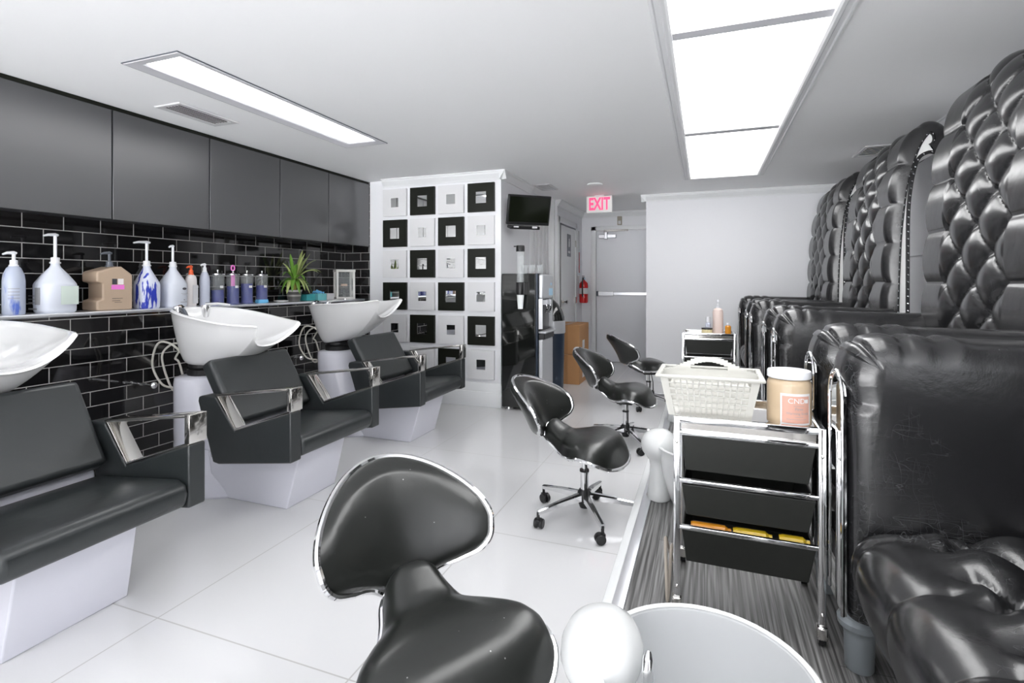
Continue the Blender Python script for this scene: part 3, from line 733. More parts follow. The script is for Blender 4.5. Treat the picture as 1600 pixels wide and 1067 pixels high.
# white gallon jug with green label
def gallon(y, label, body, lblf, ph=.14, arm=.07, notch=False, s=1.0, rz=0):
    t = thing('gallon_jug', label, 'jug', ledge(y, BX + .02), 0, 'bottles on the ledge')
    mb_ = MB()
    def sq(r, z, e=3.2):
        out = []
        for k in range(36):
            a = 2 * PI * k / 36 + rz; ca, sa = math.cos(a), math.sin(a)
            q = r / (abs(ca) ** e + abs(sa) ** e) ** (1 / e)
            out.append(Vector((q * ca, q * sa, z)))
        return out
    mb_.rings([sq(.080 * s, 0), sq(.087 * s, .008), sq(.089 * s, .02), sq(.089 * s, .045), sq(.091 * s, .05), sq(.091 * s, .165), sq(.089 * s, .172), sq(.086 * s, .18), sq(.06 * s, .23, 2.2), sq(.027, .272, 2), sq(.022, .285, 2), sq(.022, .30, 2)])
    mb_.build('jug_body', body, t)
    pump(t, .295, .027, ph, arm)
    return t
t = gallon(1.965, 'big white gallon pump jug with a pale green label, next to the silver-blue bottle', 'jugw', None, .17, .06)
a = CAMA(BX, 1.965)
for z0, z1, o0, o1, m_, nm in ((.05, .16, .22, .75, 'label_g', 'label'),):
    MB().box2((.0915, -.02, z0), (.0925, .072, z1)).build(nm, m_, t)
MB().box2((-.08, -.0925, .02), (-.0, -.0915, .03)).box2((-.02, -.0925, .05), (.03, -.0915, .15)).box2((-.08, -.0925, .08), (-.02, -.0915, .084)).box2((-.08, -.0925, .10), (-.02, -.0915, .104)).box2((-.08, -.0925, .06), (-.02, -.0915, .064)).build('print', 'label_d', t)
# tan jug
t = thing('gallon_jug', 'tan square jug with a dark grey pump and a magenta sticker', 'jug', ledge(2.28), 0, 'bottles on the ledge')
prof = [(-.115, 0), (.095, 0), (.10, .01), (.10, .225), (.09, .24), (.03, .285), (-.01, .285), (-.115, .25), (-.12, .235), (-.12, .185), (-.085, .175), (-.085, .075), (-.12, .065), (-.12, .01)]
MB().prism([(p[0], p[1]) for p in prof], -.075, .075, 'X').build('jug_body', 'tan', t, bevel=.010, seg=3)
pump(t, .283, .024, .09, .055, 'grey_d', ang=-PI / 2)
MB().box2((.0755, -.035, .135), (.0765, .045, .165)).build('sticker', 'magenta', t)
MB().box2((.0755, -.03, .168), (.0765, .0, .205)).build('label', 'label_k', t)
MB().box2((.0755, .005, .168), (.0765, .04, .205)).build('label', 'pinkwhite', t)
MB().box2((.0755, -.03, .06), (.0765, .02, .063)).box2((.0755, -.03, .075), (.0765, .035, .078)).box2((.0755, -.015, .05), (.0765, .03, .0525)).build('print', 'label_k', t)
# blue stained jug
t = gallon(2.51, 'white jug streaked with dark blue drips, with a long white pump', 'jugblue', None, .165, .09, s=.78)
# jug with dark oval logo
t = gallon(2.70, 'white gallon jug with a small dark oval logo', 'jugw', None, .15, .03, s=.88)
MB().lathe([(0, 0), (.016, 0), (.016, .001), (0, .001)], c=(.0805, .03, .135), n=20, rot=Matrix.Rotation(PI / 2, 3, 'Y'), sx=.55, sy=1.0).build('logo', 'label_k', t)
MB().box2((.080, .005, .10), (.081, .055, .102)).box2((.080, .015, .09), (.081, .045, .092)).box2((.080, .0, .035), (.081, .05, .039)).box2((.080, .025, .05), (.081, .033, .058)).build('print', 'label_d', t)
# orange pump
t = thing('pump_bottle', 'white oval lotion bottle with a bright orange pump', 'bottle', ledge(2.86), .3, 'bottles on the ledge')
MB().lathe([(.0, 0), (.040, 0), (.044, .01), (.047, .10), (.046, .20), (.040, .225), (.022, .24), (.0, .24)], n=28, sx=.75).build('bottle_body', 'pinkwhite', t)
pump(t, .238, .019, .062, .05, 'orange')
MB().box2((.034, -.03, .02), (.0355, .03, .16)).build('label', 'white', t)
t = thing('pump_bottle', 'slim pale silver round pump bottle between the orange pump and the disinfectant jars', 'bottle', ledge(2.975), 0, 'bottles on the ledge')
MB().lathe([(.0, 0), (.034, 0), (.037, .006), (.037, .19), (.033, .225), (.022, .255), (.014, .265), (0, .265)], n=28).build('bottle_body', 'silver2', t)
pump(t, .262, .017, .058, .035)
# disinfectant jars
jn = ['glass disinfectant jar with the least blue liquid, leftmost of the four', 'glass disinfectant jar with a pink comb standing in blue liquid', 'glass disinfectant jar two-thirds full of blue liquid, third of the four', 'glass disinfectant jar nearest the plant, with a pale blue base']
lv = [.12, .15, .17, .155]
for k, y in enumerate((3.09, 3.235, 3.375, 3.535)):
    t = thing('disinfectant_jar', jn[k], 'jar', ledge(y), 0, 'disinfectant jars')
    MB().lathe([(.0, 0), (.050, 0), (.052, .008), (.046, .018), (.046, lv[k]), (0, lv[k])], n=24).build('blue_liquid', 'bluelq', t)
    MB().lathe([(.053, .0), (.053, .01), (.049, .02), (.049, .25)], n=24, cap0=False, cap1=False).build('glass_jar', 'clear', t)
    MB().lathe([(.0, .284), (.007, .282), (.008, .272), (.004, .268), (.006, .262), (.03, .262), (.047, .256), (.052, .25), (.052, .243), (0, .243)], n=24).build('lid', 'chrome', t)
    MB().tube([(0, 0, .03), (0, 0, .25)], .003, 6).build('lift_rod', 'chrome', t)
    a = CAMA(BX, y)
    label_patch(t, 'sticker', 'white', .0492, .135, .155, a + .35, a + .95)
    if k == 1:
        MB().box2((-.008, -.012, .02), (.008, .012, .25)).build('comb', 'magenta', t, smooth=False)
        MB().tube([(.0, .016 * math.cos(q * PI / 6), .30 + .022 * math.sin(q * PI / 6)) for q in range(12)], .006, 6, closed=True).build('comb_ring', 'magenta', t)
    if k == 3: MB().lathe([(.0535, 0), (.055, .01), (.05, .03), (.0495, .03)], n=24, cap0=False, cap1=False).build('base_band', 'tissue', t)
# dish, plant, boxes, lantern
tag(MB().lathe([(0, .004), (.05, .004), (.065, .014), (.066, .012), (.052, 0), (0, 0)], c=(0, 0, 0), n=24).build('saucer', 'white', loc=ledge(3.76)), 'small flat white dish on the ledge left of the plant pot', 'dish')
t = thing('potted_plant', 'green and cream striped arching plant in a black and white striped pot', 'plant', ledge(3.92, -3.68), 0)
MB().lathe([(.0, 0), (.050, 0), (.056, .012), (.070, .095), (.073, .10), (.073, .112), (.066, .112), (.064, .10), (0, .10)], n=24).build('pot', 'pot', t)
MB().lathe([(0, .101), (.064, .101)], n=16).build('soil', 'soil', t)
MB().lathe([(.018, .10), (.024, .13), (.022, .18), (.012, .21), (0, .215)], n=12).build('stem', 'stem', t)
def leaf(t, base, ang, L_, up, droop, wd, m_):
    nseg = 12; d_ = Vector((math.cos(ang), math.sin(ang), 0)); sd = Vector((-math.sin(ang), math.cos(ang), 0)); V = []
    for i in range(nseg + 1):
        q = i / nseg
        p = Vector(base) + d_ * (L_ * (q ** .85)) + Vector((0, 0, up * q - droop * q * q))
        wq = wd * (math.sin(PI * (q * .93 + .07)) ** .6) * (1 - .3 * q)
        for k in (-1, 0, 1): V.append(p + sd * (k * wq) + Vector((0, 0, abs(k) * wq * .35)))
    F_ = [(i * 3 + k, i * 3 + k + 1, i * 3 + k + 4, i * 3 + k + 3) for i in range(nseg) for k in (0, 1)]
    m2 = MB(); m2.add(V, F_)
    o = m2.build('leaf', m_, t, ang=2)
    so = o.modifiers.new('s', 'SOLIDIFY'); so.thickness = .0012
ls = [(1.2, .20, .36, .16, 'leaf2'), (.9, .13, .30, .04, 'leaf2'), (1.6, .17, .33, .10, 'leaf2'), (.2, .10, .32, .06, 'leaf2'), (1.45, .26, .28, .20, 'leaf2'), (-1.5, .14, .26, .22, 'leaf'), (-1.2, .08, .33, .08, 'leaf'), (-.6, .10, .30, .15, 'leaf'),
      (-1.7, .13, .13, .24, 'leaf'), (-1.2, .15, .10, .22, 'leaf2'), (-.5, .14, .10, .22, 'leaf'), (.3, .14, .12, .24, 'leaf2'), (.9, .15, .14, .25, 'leaf'), (1.5, .15, .15, .24, 'leaf2'), (2.6, .08, .28, .1, 'leaf'), (-2.6, .07, .28, .1, 'leaf'), (0, .12, .16, .25, 'leaf2'), (-1.9, .10, .28, .12, 'leaf2'), (-.9, .17, .14, .24, 'leaf'), (-2.1, .13, .15, .22, 'leaf'), (1.2, .12, .12, .20, 'leaf'), (-.2, .15, .2, .2, 'leaf'), (.6, .22, .30, .22, 'leaf2'), (1.7, .12, .36, .06, 'leaf2')]
for a_, l_, u_, dr, m_ in ls:
    low = u_ < .2
    leaf(t, (0, 0, .19 if low else .20), a_, l_ * 1.12, u_, dr, .026 if low else .021, m_)
tag(MB().box((0, 0, .032), (.09, .12, .062)).build('small_box', 'teal', loc=ledge(4.10), bevel=.003), 'dark teal small box on the ledge beside the plant pot', 'box')
t = thing('tissue_box', 'pale teal tissue box with a blue tissue sticking out', 'tissue box', ledge(4.25), 0)
MB().box((0, 0, .034), (.11, .125, .068)).build('carton', 'teal2', t, bevel=.003)
def tis(a, b):
    x = (a - .5) * .07; y = (b - .5) * .11
    return Vector((x, y, .066 + .045 * math.exp(-((x / .02) ** 2)) * (1 - abs(b - .4)) + .008 * math.sin(b * 21) + .01 * math.sin(a * 9)))
o = MB().grid(tis, 14, 16).build('tissue', 'tissue', t)
tag(MB().box((0, 0, .034), (.09, .11, .066)).build('small_box', 'white', loc=ledge(4.385), bevel=.003), 'small white box on the ledge between the tissue box and the lantern', 'box')
t = thing('candle_lantern', 'white wooden lantern with a diamond lattice front and a candle inside', 'lantern', (-3.66, 4.63, LEDGE_Z), -.72)
S = .085; HH = .315
m_ = MB()
for sx in (-1, 1):
    for sy in (-1, 1): m_.box((sx * S, sy * S, HH / 2), (.022, .022, HH))
m_.box((0, 0, .012), (2 * S + .022, 2 * S + .022, .024)); m_.box((0, 0, HH - .01), (2 * S + .03, 2 * S + .03, .024)); m_.build('frame', 'lantern', t, bevel=.002)
m_ = MB()
for sd in (-1, 1):
    for (a_, b_) in (((0, .03), (S, .155)), ((S, .155), (0, .29)), ((0, .29), (-S, .155)), ((-S, .155), (0, .03))):
        m_.bar([(a_[0], sd * S, a_[1]), (b_[0], sd * S, b_[1])], .012, .010, up=(0, 1, 0))
m_.build('lattice', 'lantern', t)
MB().box((0, 0, .155), (2 * S - .004, 2 * S - .004, .26)).build('glass_pane', 'clear', t, smooth=False)
MB().lathe([(0, .024), (.03, .024), (.012, .05), (.012, .10), (.045, .125), (.045, .14), (0, .14)], n=16).build('candle_holder', 'glass', t)
MB().lathe([(0, .14), (.036, .14), (.036, .165), (0, .165)], n=16).build('candle', 'candle', t)

# ------------------------------------------------------------------ hair-wash chairs (origin below the basin pivot, +x = front)
def wash_chair(loc, tilt, label):
    t = thing('shampoo_chair', label, 'hair-wash chair', loc, 0, 'hair-wash chairs')
    # faceted base block
    b0 = [(.445, -.20, 0), (.445, .20, 0), (-.10, .20, 0), (-.10, -.20, 0)]
    b1 = [(.555, -.215, .335), (.555, .165, .335), (-.10, .20, .27), (-.10, -.235, .27)]
    MB().rings([[Vector(p) for p in b0], [Vector(p) for p in b1]]).build('base_block', 'white_gloss', t, bevel=.006)
    # tower
    def sec(z, xf, xb, hw):
        out = []
        for k in range(36):
            a = 2 * PI * k / 36; ca, sa = math.cos(a), math.sin(a)
            e = 2.2
            q = 1 / (abs(ca) ** e + abs(sa) ** e) ** (1 / e)
            x = (xf + xb) / 2 + (xf - xb) / 2 * q * ca
            out.append(Vector((x, hw * q * sa, z)))
        return out
    tw = [(0, .10, -.50, .265), (.012, .105, -.505, .27), (.06, .07, -.505, .265), (.2, -.03, -.51, .25), (.35, -.11, -.52, .235), (.5, -.18, -.53, .215), (.62, -.23, -.54, .20), (.655, -.25, -.54, .19), (.665, -.27, -.52, .175)]
    MB().rings([sec(*q) for q in tw]).build('tower', 'white_gloss', t)
    MB().box2((-.20, -.21, .26), (.06, .21, .33)).build('seat_bridge', 'white_gloss', t, bevel=.01)
    MB().lathe([(.105, .66), (.11, .67), (.11, .70), (.098, .705), (.105, .715), (.105, .735), (.0, .735)], c=(-.40, 0, 0), n=24).build('swivel_collar', 'blk', t)
    MB().box2((-.02, -.29, .26), (.098, .29, .43)).build('seat_shell', 'white_gloss', t, bevel=.012)
    # arms (side panel + chrome frame)
    for s in (-1, 1):
        y0, y1 = s * .305, s * .380
        poly = [(.03, .632), (.13, .632), (.265, .462), (.645, .592), (.645, .335), (.15, .272), (.11, .278), (.0, .60), (.005, .625)]
        a_ = MB().prism(poly, y0, y1, 'Y').build('arm', 'salon', t, bevel=.008, seg=3)
        loop = [(.135, (s * .3425), .640), (.268, s * .3425, .470), (.632, s * .3425, .592), (.632, s * .3425, .706)]
        m_ = MB(); m_.bar([Vector(p) for p in loop], .012, .072, up=(0, 1, 0), closed=True)
        m_.box2((.622, y0 - s * .002, .595), (.65, y1 + s * .002, .712))
        m_.build('chrome_frame', 'steel', a_, smooth=False, bevel=.0015)
    # seat cushion
    sp = [(.10, .405), (.60, .455), (.645, .44), (.655, .40), (.645, .35), (.60, .335), (.13, .272)]
    MB().prism(sp, -.302, .302, 'Y').build('seat', 'salon', t, bevel=.022, seg=4)
    # backrest
    d_ = Vector((-.20, 0, .33)).normalized(); nrm = Vector((d_.z, 0, -d_.x))
    base = Vector((.185, 0, .475))
    m_ = MB(); L_ = .40; T_ = .085
    c = base + d_ * (L_ / 2) - nrm * (T_ / 2)
    Rb = Matrix((nrm, Vector((0, 1, 0)), d_)).transposed()
    m_.box(c, (T_, .585, L_), rot=Rb)
    m_.build('backrest', 'salon', t, bevel=.024, seg=4)
    # basin
    half = [(-.60, 0, 1.075), (-.585, .09, 1.075), (-.525, .165, 1.075), (-.43, .222, 1.072), (-.31, .254, 1.062), (-.17, .258, 1.048), (-.03, .245, 1.035), (.09, .213, 1.03), (.165, .182, 1.03), (.185, .165, 1.02), (.165, .150, .985), (.125, .125, .94), (.098, .075, .905), (.09, 0, .893)]
    full = half + [(x, -y, z) for (x, y, z) in reversed(half[1:-1])]
    rim = cr_spline(full, 4)
    cB = Vector((-.40, 0, 0))
    rings = []
    def inset(p, k, dz):
        v = Vector((p.x + .24, p.y, 0)); l = v.length
        return Vector((p.x - v.x / l * k, p.y - v.y / l * k, p.z + dz))
    zb = .735
    for q in (0, .04, .12, .22, .34, .48, .62, .76, .88, .96):
        ring = []
        for p in rim:
            v = Vector((p.x - cB.x, p.y, 0)); u = v.normalized()
            g = q ** .62
            b = cB + u * .105
            xy = b + (v + cB - b) * g
            zt = p.z
            ring.append(Vector((xy.x, xy.y, zb + (zt - zb) * (q ** 1.12))))
        rings.append(ring)
    rings.append([inset(p, -.004, -.006) for p in rim])
    rings.append([inset(p, .004, .003) for p in rim])
    rings.append([inset(p, .018, .002) for p in rim])
    rings.append([inset(p, .028, -.008) for p in rim])
    dr = Vector((-.42, 0, 0))
    for q in (.96, .88, .74, .58, .42, .26, .12, .04):
        ring = []
        for p in rim:
            pi_ = inset(p, .028, 0); v = Vector((pi_.x, pi_.y, 0)) - dr
            g = q ** .5
            ring.append(Vector((dr.x + v.x * g, v.y * g, .865 + (p.z - .012 - .865) * (q ** 1.5))))
        rings.append(ring)
    Rt = Matrix.Rotation(tilt, 3, 'Y'); piv = Vector((-.40, 0, .72))
    tr = lambda p: piv + Rt @ (Vector(p) - piv)
    rings = [[tr(p) for p in r_] for r_ in rings]
    bs = MB().rings(rings).build('basin', 'ceramic', t, ang=1.3)
    m_ = MB(); pts = []
    m_.lathe([(0, 0), (.035, 0), (.035, .006), (.02, .012), (.018, .03), (.026, .034), (.026, .05), (.012, .055), (0, .055)], c=tr((-.50, -.13, 1.045)), n=18)
    m_.build('mixer_tap', 'chrome', bs)
    m_ = MB(); m_.tube([tr(p) for p in ((-.50, -.13, 1.095), (-.46, -.14, 1.10), (-.42, -.15, 1.09))], .009, 8); m_.build('tap_lever', 'chrome', bs)
    m_ = MB(); m_.tube([tr(p) for p in cr_spline([(-.48, -.13, 1.07), (-.43, -.155, 1.08), (-.38, -.175, 1.06), (-.35, -.175, 1.01)], 5, False)], .012, 10); m_.box(tr((-.35, -.18, 1.01)), (.03, .02, .07)); m_.build('spray_hose', 'grey_d', bs)
    m_ = MB(); m_.lathe([(.02, -.05), (.022, -.045), (.028, .0), (.026, .03), (.0, .034)], c=tr((-.55, .10, 1.06)), n=16); m_.build('hand_shower', 'chrome', bs)
    m_ = MB(); m_.tube([tr(p) for p in ((-.55, .10, 1.095), (-.48, .13, 1.105), (-.40, .16, 1.10))], [.012, .010, .007], 8); m_.build('shower_handle', 'chrome', bs)
    # plumbing hoses
    for k, (ya, zc) in enumerate(((-.10, .80), (-.06, .74), (.02, .78))):
        pts = [(-.46, ya, .78), (-.56, ya - .02, .86), (-.64, ya - .05, .86 - .05 * k), (-.70 + .04 * k, ya - .04, .72), (-.64 + .04 * k, ya - .02, .60 - .04 * k), (-.54, ya, .58)]
        MB().tube(cr_spline(pts, 6, False), .0065, 8).build('water_hose', 'hose', t)
    MB().sphere((-.66, -.16, .60), .022).tube([(-.66, -.16, .60), (-.94, -.16, .60)], .01, 8).build('shutoff_valve', 'chrome', t)
    return t
wash_chair((-2.60, 1.205, 0), math.radians(-1), 'black hair-wash chair with a white basin, cut off by the left edge of the photo')
wash_chair((-2.60, 2.44, 0), math.radians(3), 'black hair-wash chair with a tilted white basin, middle of the three')
wash_chair((-2.60, 3.715, 0), math.radians(-8), 'black hair-wash chair nearest the mirror wall, its white basin tipped up')

# ------------------------------------------------------------------ stools (origin on the floor, +x = facing direction)
SEAT_WT = [(0, .062), (.05, .080), (.15, .096), (.28, .130), (.42, .192), (.55, .228), (.66, .238)]
def seat_w(s):
    return interp(SEAT_WT, s) if s < .66 else .238 * math.sqrt(max(0.0, 1 - ((s - .66) / .34) ** 2.4))
def stool(loc, rz, label, dz=.02, leg0=.35):
    t = thing('butterfly_stool', label, 'stool', loc, rz, 'butterfly stools')
    # seat outline
    def zr(s): return interp([(0, .405), (.12, .375), (.3, .343), (.45, .352), (.62, .368), (.8, .350), (.92, .318), (1, .300)], s) + dz
    def zc(s): return interp([(0, .460), (.06, .485), (.15, .465), (.3, .435), (.55, .440), (.75, .425), (.9, .382), (1, .318)], s) + dz
    def xs(s): return lerp(-.205, .225, s)
    def top(a, b):
        s = 1 - (1 - a) ** 1.7; tt = b * 2 - 1; wv = max(seat_w(s), .0008)
        y = wv * tt
        k = max(0, 1 - abs(tt) ** 2.6) ** .5
        ke = math.sqrt(max(0, 1 - max(0, (s - .80) / .20) ** 2.2))
        lobe = .020 * math.sin(PI * min(1, max(0, (s - .3) / .6))) * (abs(tt) ** 2) * (1 - abs(tt) ** 8)
        z = zr(s) + (zc(s) - zr(s)) * k * max(ke, .0) + lobe
        x = xs(s)
        return Vector((x, y, z))
    m_ = MB(); m_.grid(top, 44, 28)
    def bot(a, b):
        s = 1 - (1 - a) ** 1.7; tt = b * 2 - 1; wv = max(seat_w(s), .0008); k = max(0, 1 - abs(tt) ** 2.2) ** .5; ke = min(1, max(0, (1 - s) / .15)) ** .5 * min(1, s / .1) ** .5
        p = top(a, b); return Vector((p.x, wv * tt, zr(s) - .042 * k * ke))
    m_.grid(bot, 30, 16)
    # front closing strip
    st = m_.build('seat', 'stool', t, ang=2.5)
    edge = [top(i / 60, 1.0) for i in range(60)] + [top(1, .5)] + [top(1 - i / 60, 0.0) for i in range(1, 61)] + [top(0, j / 6) for j in range(1, 6)]
    m_ = MB(); m_.tube([p + Vector((0, 0, -.004)) for p in edge], .0090, 8, closed=True); m_.build('seat_trim', 'chrome', t)
    # back
    BWT = [(0, .062), (.08, .090), (.2, .150), (.35, .205), (.5, .232), (.65, .242)]
    def bw(a): return interp(BWT, a) if a < .65 else max(.001, .242 * math.sqrt(max(0.0, 1 - ((a - .65) / .35) ** 2.3)))
    def bp(a, b, off):
        tt = b * 2 - 1; a = 1 - (1 - a) ** 1.6; wv = bw(a); y = wv * tt; z = .395 + .300 * a + dz
        z -= .035 * (abs(y) / .22) ** 2 * min(1, a / .2)
        x = -.205 - .17 * a ** 1.1 + .015 * math.sin(a * PI) + 2.7 * y * y - .035
        k = max(0, 1 - abs(tt) ** 2.6) ** .5 * (min(1, (1 - a) / .12) ** .5) * (min(1, a / .08) ** .5)
        nx = Vector((1, -5.2 * y, .30)).normalized()
        return Vector((x, y, z)) + nx * (off * k)
    m_ = MB(); m_.grid(lambda a, b: bp(a, b, .050), 34, 26); m_.build('backrest', 'stool', t, ang=2.5)
    m_ = MB(); m_.grid(lambda a, b: bp(a, b, -.040), 30, 20); m_.build('back_shell', 'stool', t, ang=2.5)
    edge = [bp(i / 60, 1, 0) for i in range(60)] + [bp(1, .5, 0)] + [bp(1 - i / 60, 0, 0) for i in range(1, 61)] + [bp(0, j / 6, 0) for j in range(1, 6)]
    m_ = MB(); m_.tube(edge, .0095, 8, closed=True); m_.build('back_trim', 'chrome', t)
    MB().bar([(-.10, 0, .335 + dz), (-.19, 0, .36 + dz), (-.26, 0, .42 + dz), (-.275, 0, .48 + dz)], .008, .05).build('back_bracket', 'blk', t)
    # column, lever, base
    MB().box2((-.06, -.05, .29 + dz), (.06, .05, .325 + dz)).build('seat_plate', 'blk', t, bevel=.004)
    MB().tube([(0, 0, .20), (0, 0, .30 + dz)], .012, 14).build('piston', 'chrome', t)
    MB().lathe([(0, .12), (.021, .12), (.021, .235), (.024, .236), (.024, .248), (.0, .25)], n=18).build('column', 'chrome', t)
    MB().lathe([(0, .245), (.025, .245), (.025, .256), (0, .256)], n=18).build('collar', 'blk', t)
    MB().tube([(.02, -.02, .30 + dz), (.03, -.05, .25), (.03, -.055, .16)], [.004, .004, .006], 8).sphere((.028, -.05, .145), .026, sc=(.55, 1, 1.25)).build('height_lever', 'blk', t)
    MB().lathe([(0, .055), (.024, .055), (.028, .065), (.036, .09), (.036, .135), (.028, .15), (0, .15)], n=18).build('hub', 'blk', t)
    for k in range(5):
        a = 2 * PI * k / 5 + leg0; dx, dy = math.cos(a), math.sin(a)
        pts = [(dx * .03, dy * .03, .115), (dx * .15, dy * .15, .105), (dx * .288, dy * .288, .085)]
        side = Vector((-dy, dx, 0))
        m_ = MB(); m_.rings([[Vector(p) + side * (wv * q[0]) + Vector((0, 0, hv * q[1])) for q in ((-1, -1), (-1, .6), (-.5, 1), (.5, 1), (1, .6), (1, -1))] for p, wv, hv in zip(pts, (.018, .016, .011), (.020, .015, .010))])
        lg = m_.build('leg', 'chrome', t, ang=.4)
        c = Vector((dx * .285, dy * .285, 0)); a2 = a + 1.1 + k * .9
        Rz = Matrix.Rotation(a2, 3, 'Z')
        m_ = MB(); m_.tube([c + Vector((0, 0, .045)), c + Vector((0, 0, .085))], .008, 8)
        for s_ in (-1, 1):
            m_.lathe([(0, -.009), (.022, -.009), (.025, -.005), (.025, .005), (.022, .009), (0, .009)], c=c + Rz @ Vector((.012, s_ * .014, 0)) + Vector((0, 0, .0255)), n=16, rot=Rz @ Matrix.Rotation(PI / 2, 3, 'X'))
        m_.box(c + Rz @ Vector((.006, 0, 0)) + Vector((0, 0, .040)), (.035, .022, .02), rot=Rz)
        m_.build('caster', 'blk', lg)
    return t
stool((-.575, 1.085, 0), math.radians(-35), 'black butterfly-shaped stool with a chrome rim in the foreground, seen from above', dz=.03, leg0=math.radians(35 + 36))
stool((-.60, 2.72, 0), math.radians(-8), 'black chrome-rimmed stool standing whole on the white floor, second from the camera')
stool((-.575, 4.08, 0), math.radians(-6), 'black chrome-rimmed stool behind the middle one, partly behind the white basket')
stool((-.53, 5.38, 0), math.radians(22), 'farthest black stool, seen side-on before the fire door', dz=.035)

